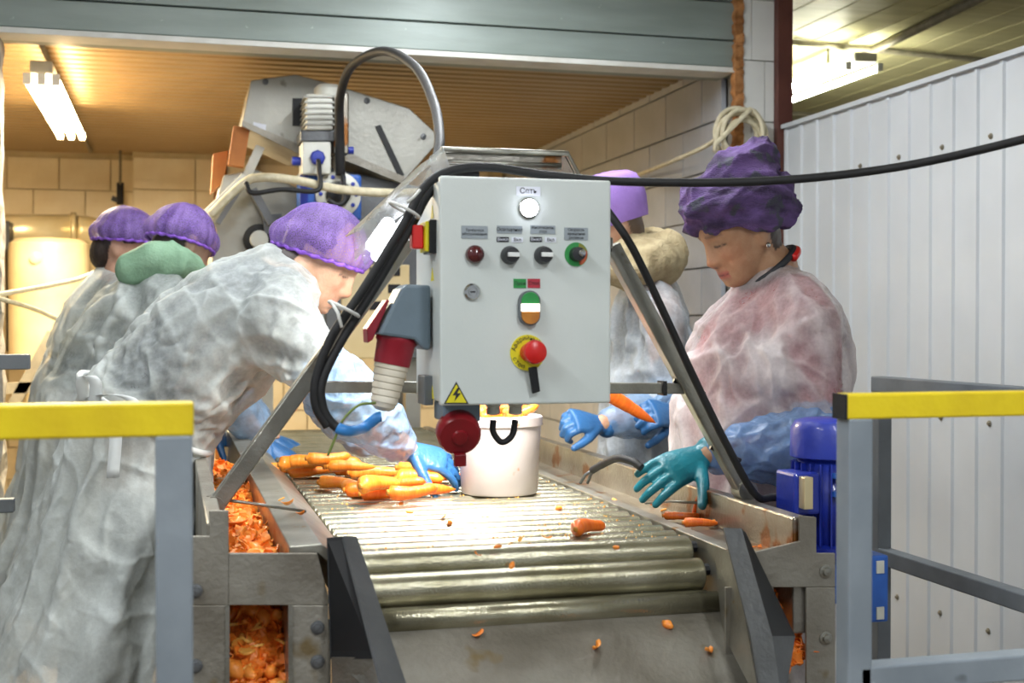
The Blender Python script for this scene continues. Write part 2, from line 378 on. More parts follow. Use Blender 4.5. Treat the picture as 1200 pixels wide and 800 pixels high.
# lintel: horizontal green-grey panels over the opening, white angle along the bottom
lt = struct(MB().box((-1.1, YB + .02, 2.33), (2.15, YB + .16, 2.78)).build('trim_3', 'beam_green'))
z0 = 2.352
for h in (.105, .15, .15):
    MB().box((-1.1, YB - .012, z0), (2.125, YB + .02, z0 + h - .006)).build('panel', 'beam_green', lt, bevel=.003); z0 += h
MB().box((-1.1, YB - .025, 2.328), (2.125, YB + .1, 2.348)).build('angle_strip', 'trim_white', lt, bevel=.002)
# pillar with white tiles, orange foam joint, brown steel post
pil = struct(MB().box((2.15, YB - .02, 0), (2.285, YB + .3, 2.78)).build('trim_4', 'mortar_grey'))
tl = block_mesh('tile', .094, .012, .232, 'tile_white'); t2 = block_mesh('tile', .038, .012, .232, 'tile_white')
for r_ in range(12):
    inst('tile', tl if r_ % 2 else t2, (2.149, YB - .032, r_ * .237 + .01), pil)
    inst('tile', t2 if r_ % 2 else tl, (2.246 if r_ % 2 else 2.19, YB - .032, r_ * .237 + .01), pil)
fm = MB(); ring = []
for i in range(60):
    z = 2.02 + i / 59 * .76; a = R.uniform(-.006, .006); ring.append([(2.118 + a, YB - .04 + a, z), (2.152, YB - .04 - a, z), (2.152, YB, z), (2.118 + a, YB, z)])
fm.loft(ring).build('foam_joint', 'foam_orange', pil)
struct(MB().box((2.286, YB - .06, 0), (2.352, YB + .02, 2.78)).build('trim_5', 'brown_post', bevel=.004))
# white profiled partition on the right
XW = 2.3; ZT = 2.115
wp = struct(MB().box((XW + .02, -2.5, 0), (XW + .05, YB - .06, ZT - .01)).build('wall_right', 'wall_white'))
def sheet(y0, n, pitch):
    v = []; f = []
    for i in range(n):
        y = y0 + i * pitch
        for yy, xx in ((y, 0), (y + pitch * .80, 0), (y + pitch * .84, -.008), (y + pitch * .96, -.008), (y + pitch, 0)):
            v += [(XW + xx + .019, yy, 0), (XW + xx + .019, yy, ZT)]
    for i in range(len(v) // 2 - 1): f.append((2 * i, 2 * i + 1, 2 * i + 3, 2 * i + 2))
    m_ = MB(); m_.add(v, f); return m_
pitch = .122
for k in range(6):
    sheet(YB - .06 - (k + 1) * pitch * 9, 9, pitch).build('sheet', 'wall_white', wp)
scm = MB().lathe((0, 0, 0), (-1, 0, 0), [(.009, 0), (.009, .002), (.005, .003), (.005, .007), (.0, .0075)], 10).mesh('screw'); scm.materials.append(M['conduit'])
for zz in (1.92, 1.06, .45):
    for k in range(26): inst('screw', scm, (XW + .018, YB - .06 - pitch * (.65 + k * 2), zz - (.02 if zz > 1.8 else 0)), wp)
MB().box((XW + .0, -2.5, ZT - .004), (XW + .055, YB - .06, ZT + .012)).build('cap_strip', 'wall_white', wp)
# far ends of the hall beyond the partition
struct(MB().box((-4, 14, 0), (7, 14.1, 2.78)).build('wall_far', 'block_pale'))
struct(MB().box((7, -3, 0), (7.1, 14, 2.78)).build('wall_far_right', 'wall_white'))

# ------------------------------------------------------------ fluorescent lamps
def lamp(loc, length, tubemat, label, power, col, drop=0, tubes=2, group=None, gap=.075, hw=None):
    x, y, z = loc; t = thing('fluorescent_lamp', loc, label, 'lamp', group)
    hw = hw or gap * (tubes - 1) / 2 + .035
    MB().box((x - hw, y, z), (x + hw, y + length, z + .045)).build('housing', 'machine_pale', t, bevel=.006)
    for i in range(tubes):
        xx = x + (i - (tubes - 1) / 2) * gap
        MB().cyl((xx, y + .03, z - .022), (xx, y + length - .03, z - .022), .015, n=12).build('tube', tubemat, t, True)
        for e in (y + .012, y + length - .03): MB().box((xx - .014, e, z - .04), (xx + .014, e + .018, z)).build('socket', 'white_plastic', t)
    for e in (.25, .75):
        if drop: MB().cyl((x, y + length * e, z + .045), (x, y + length * e, z + .045 + drop), .006, n=8).build('hanger', 'conduit', t)
    l = bpy.data.lights.new('tube_light', 'AREA'); l.shape = 'RECTANGLE'; l.size = .12; l.size_y = length - .06; l.energy = power; l.color = col
    lo = bpy.data.objects.new('tube_light', l); C.objects.link(lo); lo.location = (x, y + length / 2, z - .042); setpar(lo, t)
    return t
lamp((-.455, 4.98, 2.27), 1.5, 'tube_warm', 'warm glowing twin-tube lamp under the tan ribbed alcove ceiling', 140, (1, .86, .62), .08, 3, None, .05, .04)
MB_ = MB().cyl((-.46, YB + .12, ZC - .012), (-.46, YW - .2, ZC - .012), .011, n=8)
tag(MB_.build('ceiling_conduit', 'conduit', None, True), 'thin conduit along the tan ribbed ceiling above the warm lamp', 'conduit')
lamp((3.28, 5.6, 2.63), 1.5, 'tube_hall', 'bright white lamp on the olive ceiling beyond the white partition', 40, (1, 1, .9), .1, 2, None, .17, .06)
for x, y, pw in ((.0, 2.1, 18), (1.0, 2.7, 30), (-1.0, .2, 34), (.9, -.9, 42)):  # unseen ceiling lamps, added to brighten the table, pillar and cabinet
    lamp((x, y, 2.72), 1.5, 'tube_fill', 'added white fill lamp on the hall ceiling, out of view', pw, (.93, .97, 1), 0, 2, 'added hall fill lamps')
# ------------------------------------------------------------ sorting conveyor
ZT_ = .95
cv = thing('sorting_conveyor', (.62, 3.4, 0), 'stainless roller sorting table with peel troughs along both sides', 'conveyor')
rm = MB().lathe((.302, 0, 0), (1, 0, 0), [(.012, 0), (.027, .001), (.03, .004), (.03, .642), (.027, .645), (.012, .646)], 20).mesh('roller')
rm.materials.append(M['roller_steel'])
for p in rm.polygons: p.use_smooth = True
rm.set_sharp_from_angle(angle=math.radians(40))
stm = MB().cyl((.946, 0, 0), (.972, 0, 0), .011, n=8).mesh('axle_stud'); stm.materials.append(M['black_steel'])
ys = [2.255 + .066 * i for i in range(41)]
pos = [(y, ZT_ - .03) for y in ys] + [(2.195, .888), (2.165, .835)]
for y, z in pos:
    ro = inst('roller', rm, (0, y, z), cv, rot=(R.random() * 6, 0, 0)); inst('axle_stud', stm, (0, y, z + .008), cv)
# side rails
sr = MB(); A = [(.178, 1.003), (.228, 1.005), (.292, .955), (.292, .86), (.28, .86), (.28, .94), (.222, .99), (.178, .99)]
sr.prism([(x, 2.02, z) for x, z in A], (0, 2.95, 0)).build('side_rail', 'steel_rail', cv, bevel=.002)
sr = MB().box((.962, 2.08, .84), (.99, 4.97, .947)); sr.build('side_rail', 'steel_rail', cv, bevel=.002)
# left trough
MB().box((.052, 2.007, .62), (.078, 4.97, 1.046)).build('trough_wall', 'steel_dirty', cv, bevel=.003)
MB().box((.178, 2.03, .62), (.19, 4.97, .992)).build('trough_wall', 'steel_wet', cv)
MB().box((.052, 2.03, .62), (.19, 4.97, .64)).build('trough_floor', 'steel_dirty', cv)
# right trough: ledge, wet back wall
MB().box((.99, 2.08, .925), (1.066, 4.97, .938)).build('trough_floor', 'steel_wet', cv)
MB().box((1.066, 2.06, .8), (1.096, 4.97, 1.008)).build('trough_wall', 'steel_wet', cv, bevel=.004)
# cross wires over the troughs
MB().tube([(.06, 2.32, 1.045), (.15, 2.31, 1.03), (.235, 2.33, 1.012)], .003, 8).build('tie_rod', 'steel', cv, True)
MB().tube([(1.0, 2.62, .96), (1.03, 2.55, .972), (1.068, 2.47, .978)], .003, 8).build('tie_rod', 'steel', cv, True)
def plate(pieces, Y, t, name, m, parent):
    mb = MB()
    for poly in pieces: mb.prism([at(px, py, Y) for px, py in poly], (0, t, 0))
    return mb.build(name, m, parent, bevel=.0015)
ep = plate([[(222, 628), (245, 628), (245, 598), (268, 598), (268, 648), (268, 709), (222, 709)], [(268, 648), (372, 648), (385, 700), (385, 709), (268, 709)],
       [(222, 709), (265, 709), (265, 900), (222, 900)], [(340, 709), (385, 709), (385, 900), (340, 900)]], 2.0, .006, 'end_plate', 'steel_dirty', cv)
for px, py in ((229, 692), (229, 780), (372, 735), (372, 775)):
    c = at(px, py, 2.0); MB().lathe(c, (0, -1, 0), [(.0001, 0), (.011, 0), (.011, .003), (.007, .004), (.007, .008), (.0001, .009)], 12).build('bolt', 'dark_steel', cv, 'auto')
MB().prism([at(264, 709, 1.997), at(269, 709, 1.997), at(269, 900, 1.997), at(264, 900, 1.997)], (0, .2, 0)).build('window_lip', 'steel', cv)
MB().prism([at(338, 709, 1.997), at(343, 709, 1.997), at(343, 900, 1.997), at(338, 900, 1.997)], (0, .2, 0)).build('window_lip', 'steel', cv)
plate([[(862, 652), (937, 634), (937, 604), (957, 606), (957, 648), (979, 648), (979, 688), (862, 688)],
       [(850, 688), (907, 688), (907, 900), (850, 900)], [(945, 688), (979, 688), (979, 900), (945, 900)]], 2.05, .006, 'end_plate', 'steel_dirty', cv)
for px, py in ((967, 669), (967, 747)):
    c = at(px, py, 2.05); MB().lathe(c, (0, -1, 0), [(.0001, 0), (.012, 0), (.012, .003), (.008, .004), (.007, .009), (.0001, .01)], 12).build('bolt', 'steel', cv, 'auto')
# discharge chute
ch = MB()
a0, a1 = at(443, 739, 2.13), at(838, 722, 2.13)
b0, b1 = Vector((.32, 1.55, .40)), Vector((.93, 1.55, .40))
z_ = a0.z
ch.hexa([(.30, 2.13, z_ - .008), (.955, 2.13, z_ - .008), b1 - Vector((0, 0, .008)), b0 - Vector((0, 0, .008)), (.30, 2.13, z_), (.955, 2.13, z_), b1, b0])
ch.build('chute_plate', 'steel_dirty', cv)
MB().cyl((.30, 2.14, z_ + .012), (.955, 2.14, z_ + .012), .02, n=16).build('chute_lip', 'roller_steel', cv, True)
# chute side guards (folded sheet)
def sheet4(p, t, name, m):
    p = [Vector(q) for q in p]; n = (p[1] - p[0]).cross(p[3] - p[0]).normalized() * t
    return MB().hexa(p + [q + n for q in p]).build(name, m, cv)
sheet4([at(402, 628, 2.0), at(418, 628, 2.02), at(478, 806, 1.80), at(448, 806, 1.78)], .004, 'chute_guard', 'dark_steel')
sheet4([at(383, 630, 2.0), at(402, 628, 2.0), at(440, 772, 1.86), at(387, 772, 1.96)], .003, 'chute_guard', 'black_steel')
sheet4([at(388, 770, 1.95), at(445, 770, 1.86), at(452, 830, 1.84), at(390, 830, 1.95)], .003, 'chute_guard', 'steel')
sheet4([at(848, 618, 2.03), at(869, 619, 2.03), at(905, 745, 1.93), at(880, 745, 1.93)], .004, 'chute_guard', 'dark_steel')
sheet4([at(880, 745, 1.93), at(905, 745, 1.93), at(918, 830, 1.86), at(893, 830, 1.86)], .004, 'chute_guard', 'dark_steel')
sheet4([at(869, 619, 2.03), at(874, 624, 2.04), at(932, 745, 2.0), at(905, 745, 1.93)], .003, 'chute_guard', 'black_steel')
sheet4([at(905, 745, 1.93), at(932, 745, 2.0), at(905, 830, 2.0), at(918, 830, 1.86)], .003, 'chute_guard', 'dark_steel')
sheet4([at(838, 650, 2.14), at(858, 640, 2.06), at(892, 830, 1.86), at(846, 740, 2.1)], .003, 'chute_guard', 'steel_rail')
for x in (.07, 1.08):
    for y in (2.35, 4.8): MB().box((x - .03, y - .03, 0), (x + .03, y + .03, .82)).build('leg', 'steel_dirty', cv)
for x in (.24, .975): MB().box((x - .012, 2.1, .72), (x + .012, 4.95, .86)).build('beam', 'steel_dirty', cv)

# ------------------------------------------------------------ support frame over the table
YF = 2.32
fr = thing('support_frame', at(560, 600, YF), 'stainless A-frame straddling the roller table behind the control cabinet', 'frame')
la, lb = at(250, 596, YF), at(478, 282, YF); ra, rb = at(872, 576, YF), at(716, 288, YF)
ra2 = Vector((ra.x, ra.y, 1.012))
MB().bar(la, lb, .03, .03, (0, 1, 0)).build('leg', 'steel', fr, bevel=.003)
MB().bar(ra, rb, .03, .03, (0, 1, 0)).build('leg', 'steel', fr, bevel=.003)
MB().bar(lb, rb, .03, .03).build('top_bar', 'steel', fr, bevel=.003)
MB().bar(at(352, 453, YF), at(806, 455, YF), .02, .021).build('cross_bar', 'steel', fr, bevel=.002)
for p in (la, ra): MB().cyl((p.x, p.y - .02, p.z + .004), (p.x, p.y + .02, p.z + .004), .02, n=14).build('foot_clamp', 'steel', fr, 'auto')
for px in (776,): c = at(px, 454.5, YF); MB().box((c.x - .004, c.y - .016, c.z - .014), (c.x + .004, c.y + .016, c.z + .014)).build('cable_tie', 'black_plastic', fr)
for q in (.28, .78):
    p = ra.lerp(rb, q * .55); MB().cyl(p - Vector((.03, 0, -.016)), p + Vector((.035, 0, -.012)), .0045, n=8).build('cable_tie', 'black_plastic', fr)

# ------------------------------------------------------------ lamp hood
hd = thing('lamp_hood', at(590, 190, 2.36), 'stainless lamp hood behind the control cabinet, wrapped in clear film', 'lamp')
zt = at(590, 178, 2.36).z
xl, xr = at(516, 178, 2.36).x, at(664, 182, 2.36).x
xe, ze = at(420, 268, 2.36).x, at(420, 268, 2.36).z
y0, y1 = 2.36, 2.56
def hoodring(y, o):   # section, open below
    return [(xe + o, y, ze), (xl + o, y, zt - o), (xr - o, y, zt - o), (xr + .055 - o, y, zt - .1), (xr + .055 - o * 2, y, zt - .1 - o), (xr - o * 2, y, zt - 2 * o), (xl + 2 * o, y, zt - 2 * o), (xe + 3 * o, y, ze - .001)]
mb = MB(); mb.loft([hoodring(y0, .002), hoodring(y1, .002)]); mb.build('hood', 'steel', hd)
MB().tube([(xl, y0 - .006, zt), (xr, y0 - .006, zt), (xr + .055, y0 - .006, zt - .1)], .006, 8).build('edge_rim', 'steel', hd, True)
MB().tube([(xl + .012, y0 - .004, zt - .022), (xr - .012, y0 - .004, zt - .022)], .004, 8).build('edge_rim', 'steel', hd, True)
MB().hexa([(xl + .01, y0, zt - .03), (xr - .01, y0, zt - .03), (xr - .01, y0 + .003, zt - .03), (xl + .01, y0 + .003, zt - .03),
           (xl + .01, y0, zt - .004), (xr - .01, y0, zt - .004), (xr - .01, y0 + .003, zt - .004), (xl + .01, y0 + .003, zt - .004)]).build('end_cap', 'steel_wet', hd)
for a, b in ((at(486, 250, 2.4), at(442, 300, 2.56)), (at(455, 262, 2.46), at(436, 288, 2.56))):
    MB().cyl(a, b, .014, n=12).build('tube', 'tube_hood', hd, True)
# clear film hanging over the left flank
fl = MB(); rows = []
for i in range(14):
    t = i / 13; a = Vector((xl, y0 - .012, zt + .004)).lerp(Vector((xe - .012, y0 - .012, ze - .008)), t); row = []
    for j in range(10):
        s = j / 9; q = a + Vector((.03 * s, .2 * s * 1.0 - .015, -.035 * math.sin(s * PI) - .02 * s)); q += Vector((0, 0, .012 * noise.noise(Vector((t * 7, s * 6, 1.3))))); row.append(q)
    rows.append(row)
v = [q for r_ in rows for q in r_]; f = [(i * 10 + j, i * 10 + j + 1, i * 10 + j + 11, i * 10 + j + 10) for i in range(13) for j in range(9)]
fo = MB().add(v, f).build('plastic_film', 'film', hd, True)
fl = MB(); v = []
for i in range(14):
    t = i / 13; a = Vector((xl + .004, y0 - .014, zt)).lerp(Vector((xe - .01, y0 - .014, ze - .008)), t)
    for j in range(5):
        s = j / 4; v.append(a + Vector((.02 * s, -.004 * math.sin(9 * t + 4 * s), -.062 * s)) + Vector((0, .012, .01)) * noise.noise(Vector((t * 9, s * 4, 4))))
f = [(i * 5 + j, i * 5 + j + 1, i * 5 + j + 6, i * 5 + j + 5) for i in range(13) for j in range(4)]
MB().add(v, f).build('plastic_film', 'film', hd, True)
l = bpy.data.lights.new('hood_light', 'AREA'); l.shape = 'RECTANGLE'; l.size = .22; l.size_y = .26; l.energy = 10; l.color = (1, .98, .93); l.spread = math.radians(105)
lo = bpy.data.objects.new('hood_light', l); C.objects.link(lo); lo.location = ((xl + xr) / 2, 2.51, zt - .03); lo.rotation_euler = (math.radians(34), 0, 0); setpar(lo, hd)

# ------------------------------------------------------------ control cabinet
YC = 2.04
X0, X1 = at(516, 340, YC).x, at(716, 340, YC).x; Z1 = at(600, 208, YC).z; Z0 = at(600, 474, YC).z
cb = thing('control_cabinet', (X0 + .14, YC, Z0), 'light grey control cabinet with buttons and dials hung over the rollers', 'control cabinet')
MB().box((X0 + .004, YC + .022, Z0 + .004), (X1 - .004, YC + .235, Z1 - .004)).build('body', 'cabinet', cb, bevel=.005)
dr = MB().box((X0, YC, Z0), (X1, YC + .018, Z1)).build('door', 'cabinet', cb, bevel=.004, seg=3)
F = lambda px, py, off=0: at(px, py, YC) + Vector((0, -off, 0))
U = .001385
RX = Matrix.Rotation(PI / 2, 3, 'X')
def platepx(cx, cy, w_, h_, name, m, parent=cb, t=.0012, off=0):
    c = F(cx, cy, off); w_ *= U / 2; h_ *= U / 2
    return MB().box((c.x - w_, c.y - t, c.z - h_), (c.x + w_, c.y, c.z + h_)).build(name, m, parent)
def disc(cx, cy, prof, name, m, parent=cb, n=28, off=0, sm='auto'):
    return MB().lathe(F(cx, cy, off), (0, -1, 0), [(r * U, h) for r, h in prof], n).build(name, m, parent, sm)
def txt(s_, px, py, hpx, m, parent, off=.0016): return text(s_, hpx * U * 1.35, m, parent, F(px, py, off), RX)
p = platepx(619, 224, 30, 11, 'name_plate', 'label_white'); txt('Сеть', 619, 224, 7, 'ink', p)
z = disc(619, 244, [(12.5, 0), (12.5, .004), (11, .006)], 'lamp_bezel', 'chrome')
disc(619, 244, [(10.5, .005), (10.5, .010), (9, .014), (5, .0165), (.1, .017)], 'indicator_lamp', 'lamp_white', cb)
def label_plate(cx, cy, w_, h_, lines, hp=4.3):
    p = platepx(cx, cy, w_, h_, 'name_plate', 'label_grey')
    for i, s_ in enumerate(lines): txt(s_, cx, cy + (i - (len(lines) - 1) / 2) * hp * 1.35, hp, 'ink', p)
label_plate(556, 272, 32, 15, ['Требуется', 'обслуживание'], 3.2)
label_plate(597, 269, 31, 9, ['Освещение'])
label_plate(636, 269, 31, 10, ['Инспекцион.', 'стол'], 3.4)
label_plate(675, 274, 30, 15, ['Скорость', 'вращения', 'роликов'], 3.4)
for cx in (597, 636):
    p = platepx(cx - 8, 280.5, 15, 6, 'switch_plate', 'ink'); txt('Выкл', cx - 8, 280.5, 4, 'label_white', p)
    p = platepx(cx + 9, 281, 14, 6, 'switch_plate', 'label_white'); txt('Вкл', cx + 9, 281, 4, 'ink', p)
    k = disc(cx, 299, [(11, 0), (11, .006), (10, .012), (9, .02), (.1, .021)], 'selector_knob', 'black_plastic')
    c = F(cx + 1, 299, .021); MB().box((c.x - 7 * U, c.y - .004, c.z - 2.6 * U), (c.x + 7 * U, c.y + .003, c.z + 2.6 * U)).build('pointer', 'white_plastic', k, bevel=.001)
disc(556, 298, [(11, 0), (11, .006), (10, .012), (7, .016), (.1, .018)], 'indicator_lamp', 'maroon_lens')
dl = disc(675, 298, [(14.5, 0), (14.5, .002), (.1, .0021)], 'dial_scale', 'green_plastic')
c0 = F(675, 298, .0026)
for a0_, a1_, m in ((20, 75, 'olive_dial'), (-70, 20, 'orange_dial')):
    pts = [c0] + [c0 + Vector((math.cos(math.radians(a)), 0, math.sin(math.radians(a)))) * 14 * U for a in np.linspace(a0_, a1_, 8)]
    MB().prism(pts, (0, .0004, 0)).build('dial_sector', m, dl)
kn = disc(675, 298, [(9, 0), (9, .006), (8, .018), (.1, .019)], 'dial_knob', 'black_plastic')
disc(678, 297, [(4.4, .018), (4.4, .021), (2.5, .024), (.1, .0245)], 'knob_cap', 'chrome', kn)
lk = disc(553, 342, [(10, 0), (10, .003), (8, .006), (6, .006), (6, .003), (4.5, .003), (4.5, .007), (.1, .007)], 'door_lock', 'chrome')
MB().box(tuple(F(553, 342, .009) - Vector((.004, 0, .0012))), tuple(F(553, 342, .006) + Vector((.004, 0, .0012)))).build('key_slot', 'ink', lk)
p = platepx(609, 332, 15.5, 11, 'name_plate', 'green_plastic'); txt('Пуск', 609, 332, 4.5, 'ink', p)
p = platepx(625.5, 332, 15.5, 11, 'name_plate', 'red_label'); txt('Стоп', 625.5, 332, 4.5, 'ink', p)
def oval(cx, cy, w_, h_, d0, d1, name, m, parent, ylo=-9, yhi=9, shrink=0):
    pts = []; c = F(cx, cy)
    for i in range(36):
        t = 2 * PI * i / 36; x = w_ * math.cos(t) * U; z = (math.copysign(h_ - w_, math.sin(t)) + w_ * math.sin(t)) * U
        z = max(ylo * U, min(yhi * U, z)); pts.append(c + Vector((x, -d0, z)))
    return MB().prism(pts, (0, -(d1 - d0), 0)).build(name, m, parent, bevel=.0008)
db = oval(619, 361, 13, 21, 0, .012, 'push_button_unit', 'dark_grey_paint', cb, -30, 30)
oval(619, 361, 11, 19, .012, .015, 'start_button', 'green_plastic', db, 5, 30)
oval(619, 361, 11, 19, .012, .017, 'button_lens', 'button_glow', db, -4, 5)
oval(619, 361, 11, 19, .012, .016, 'stop_button', 'carrot_end', db, -30, -4)
es = thing  # (names below are parts of the cabinet)
rg = disc(618, 413, [(21.5, 0), (21.5, .003), (.1, .0031)], 'stop_ring', 'signal_yellow')
for i, chx in enumerate('Аварийный'):
    a = math.radians(165 - i * 15); pp = F(618, 413, .0034) + Vector((math.cos(a), 0, math.sin(a))) * 17.6 * U
    text(chx, 7.5 * U, 'ink', rg, pp, RX @ Matrix.Rotation(a - PI / 2, 3, 'Z'))
for i, chx in enumerate('стоп'):
    a = math.radians(205 + i * 15); pp = F(618, 413, .0034) + Vector((math.cos(a), 0, math.sin(a))) * 17.6 * U
    text(chx, 7.5 * U, 'ink', rg, pp, RX @ Matrix.Rotation(a + PI / 2, 3, 'Z'))
disc(619, 413, [(11, .003), (11, .016), (9, .018)], 'stop_stem', 'estop_red')
disc(622, 412, [(10, .016), (14, .019), (14.5, .026), (13, .033), (8, .0365), (.1, .037)], 'stop_button', 'estop_red')
MB().prism([F(616, 430, .012), F(626, 429, .012), F(631, 458, .006), F(622, 461, .006)], (0, -.006, 0)).build('lanyard', 'black_plastic', cb, bevel=.0015)
tr = MB().prism([F(520, 473, .0006), F(549, 473, .0006), F(534.5, 447, .0006)], (0, -.0008, 0)).build('warning_sign', 'ink', cb)
MB().prism([F(522.5, 471.6, .0015), F(546.5, 471.6, .0015), F(534.5, 450, .0015)], (0, -.0004, 0)).build('sign_face', 'signal_yellow', tr)
MB().prism([F(q, w_, .002) for q, w_ in ((536, 454), (530, 463), (534, 463), (532, 470), (540, 460.5), (535.5, 460.5), (538.5, 455))], (0, -.0004, 0)).build('lightning_mark', 'ink', tr)
# left flank of the cabinet
def G(dy, z, off=0): return Vector((X0 + .004 - off, YC + .022 + dy, z))
zc = at(494, 278, 2.12).z
ds = MB().box((X0 - .008, YC + .05, zc - .028), (X0 + .006, YC + .106, zc + .028)).build('disconnect_switch', 'black_plastic', cb, bevel=.002)
MB().box((X0 - .014, YC + .053, zc - .025), (X0 - .008, YC + .103, zc + .025)).build('switch_plate', 'signal_yellow', ds, bevel=.001)
MB().box((X0 - .034, YC + .066, zc - .02), (X0 - .014, YC + .09, zc + .02)).build('switch_handle', 'estop_red', ds, bevel=.003)
for py in (248, 322, 462):
    zz = at(500, py, 2.1).z
    MB().prism([G(.05, zz - .009), G(.074, zz - .009), G(.062, zz + .013)], (-.0008, 0, 0)).build('warning_sign', 'signal_yellow', cb)
# grey socket with the red and cream plug
so = MB(); YS0, YS1 = YC + .075, YC + .155; YS = (YS0 + YS1) / 2
so.prism([at(q, w_, YS0) for q, w_ in ((505, 334), (505, 410), (497, 410), (486, 398), (444, 392), (470, 338), (477, 333))], (0, .085, 0))
so = so.build('power_socket', 'grey_plastic', cb, bevel=.005)
MB().prism([at(q, w_, YS0 + .02) for q, w_ in ((454, 350), (457, 352), (437, 398), (431, 402), (430, 385))], (0, .05, 0)).build('socket_lid', 'red_plastic', so, bevel=.002)
pa, pb = at(466, 392, YS), at(457, 432, YS); pc = at(447, 486, YS)
ax = (pc - pa).normalized()
pg = MB().lathe(pa, ax, [(.034, 0), (.036, .004), (.036, .012), (.033, .016), (.031, .052), (.001, .053)], 24).build('plug_collar', 'red_plastic', cb, 'auto')
prof = [(.001, .045), (.028, .046)]; h = .052
for i in range(6): prof += [(.0295 - i * .0012, h), (.0295 - i * .0012, h + .007), (.0275 - i * .0012, h + .009)]; h += .0115
prof += [(.02, h + .004), (.012, h + .01), (.001, h + .011)]
MB().lathe(pa, ax, prof, 24).build('plug_grip', 'cream_plastic', pg, 'auto')
MB().box((X0 - .01, YS0 + .01, at(500, 460, YS).z - .02), (X0 + .006, YS1 - .01, at(500, 460, YS).z + .03)).build('conduit_bracket', 'dark_grey_paint', cb, bevel=.002)
# red inlet below
ic = at(537, 500, YC + .07)
inl = MB().box((ic.x - .032, YC + .04, Z0 - .03), (ic.x + .032, YC + .12, Z0 + .004)).build('inlet_base', 'grey_plastic', cb, bevel=.004)
cc = at(537, 506, YC + .045); d_ = Vector((-.05, -.85, -.35)).normalized()
ri = MB().lathe(cc - d_ * .05, d_, [(.001, 0), (.024, 0), (.026, .03), (.034, .034), (.037, .04), (.037, .062), (.033, .068), (.014, .07), (.012, .074), (.001, .075)], 28).build('inlet_cap', 'dark_red_plastic', inl, 'auto')
MB().bar(cc + Vector((0, -.012, -.035)), cc + Vector((.001, -.008, -.056)), .02, .012, (0, 1, 0)).build('cap_latch', 'dark_red_plastic', ri, bevel=.002)
for px in (578, 604):
    c = at(px, 480, YC + .07); MB().lathe((c.x, c.y, Z0 + .002), (0, 0, -1), [(.013, 0), (.013, .008), (.011, .01), (.012, .014), (.012, .022), (.006, .024), (.001, .0245)], 16).build('cable_gland', 'machine_pale', cb, 'auto')
c1, c2 = at(578, 492, YC + .07), at(604, 492, YC + .07)
pts = spl([c1, at(578, 506, YC + .068), at(588, 518, YC + .066), at(600, 510, YC + .068), c2], 8)
MB().tube(pts, .0055, 10).build('loop_cable', 'black_rubber', cb, True)
MB().bar((X0 + .03, YC + .24, at(600, 454, YC).z), (X1 - .03, YC + .24, at(600, 454, YC).z), .05, .03).build('mounting_bracket', 'steel', cb)
MB().bar((X0 + .06, YC + .235, Z1 - .1), (X0 + .06, YC + .30, Z1 - .1), .03, .03).build('mounting_bracket', 'steel', cb)

# ------------------------------------------------------------ cables
def cable(pts, r, m, name, label, cat='cable', group=None, n=12, k=12):
    return tag(MB().tube(spl(pts, k), r, n).build(name, m, None, True), label, cat, group)
cable([at(1320, 128, 1.75), at(1200, 163, 1.85), at(1050, 196, 1.98), at(900, 212, 2.02), at(740, 213, 2.06), at(640, 205, 2.09), at(575, 196, 2.1), at(528, 200, 2.1), at(497, 220, 2.1),
       at(470, 268, 2.1), at(425, 340, 2.1), at(390, 392, 2.1), at(371, 440, 2.1), at(370, 475, 2.1), at(384, 500, 2.1)], .0075, 'black_rubber', 'power_cable',
      'thick black cable strung across past the purple headscarf and over the cabinet')
pts = [at(560, 204, 2.13), at(528, 206, 2.125), at(503, 226, 2.12), at(482, 264, 2.115), at(440, 335, 2.11), at(402, 396, 2.105), at(378, 445, 2.1), at(378, 476, 2.1), at(390, 497, 2.1), at(408, 505, 2.1), at(425, 502, YS), at(441, 490, YS), pc + ax * .004]
pw = cable(pts, .0078, 'black_rubber', 'plug_cable', 'black cable with a blue end curving into the cream plug')
MB().tube(spl(pts, 12)[100:-2], .0095, 12).build('blue_sheath', 'blue_sleeve_rubber', pw, True)
c = at(403, 362, 2.1)
zt_ = MB().tube([c + Vector((.024 * math.cos(t), .022 * math.sin(t), .012 * math.cos(t) * -1)) for t in [2 * PI * i / 24 for i in range(24)]], .003, 8, True)
zt_.tube([c + Vector((-.022, -.01, .012)), c + Vector((-.014, -.03, -.006)), c + Vector((-.008, -.035, -.03))], .0028, 8)
tag(zt_.build('cable_tie', 'zip_white', None, True), 'white tie knotted around the black cable bundle', 'cable tie')
c = at(474, 246, 2.1)
zt_ = MB().tube([c + Vector((.024 * math.cos(t), .022 * math.sin(t), -.012 * math.cos(t))) for t in [2 * PI * i / 24 for i in range(24)]], .0028, 8, True)
zt_.tube([c + Vector((0, -.022, .01)), c + Vector((.012, -.025, .02)), c + Vector((.022, -.022, .032))], .0025, 8)
tag(zt_.build('cable_tie', 'zip_white', None, True), 'white tie with a long tail beside the cabinet lamp glow', 'cable tie')
cable([at(440, 472, 2.12), at(420, 475, 2.11), at(402, 492, 2.1), at(392, 515, 2.1), at(384, 534, 2.1)], .0022, 'green_wire', 'thin_wire', 'thin green wire dangling beside the blue cable end', 'wire')
cable([at(700, 232, 2.3), at(720, 258, 2.27), at(742, 292, 2.26), at(775, 360, 2.26), at(812, 440, 2.26), at(850, 518, 2.26), at(884, 578, 2.27), at(905, 583, 2.29), at(940, 578, 2.3)], .0075, 'black_rubber', 'motor_cable',
      'black cable running down the right frame leg to the blue motor')
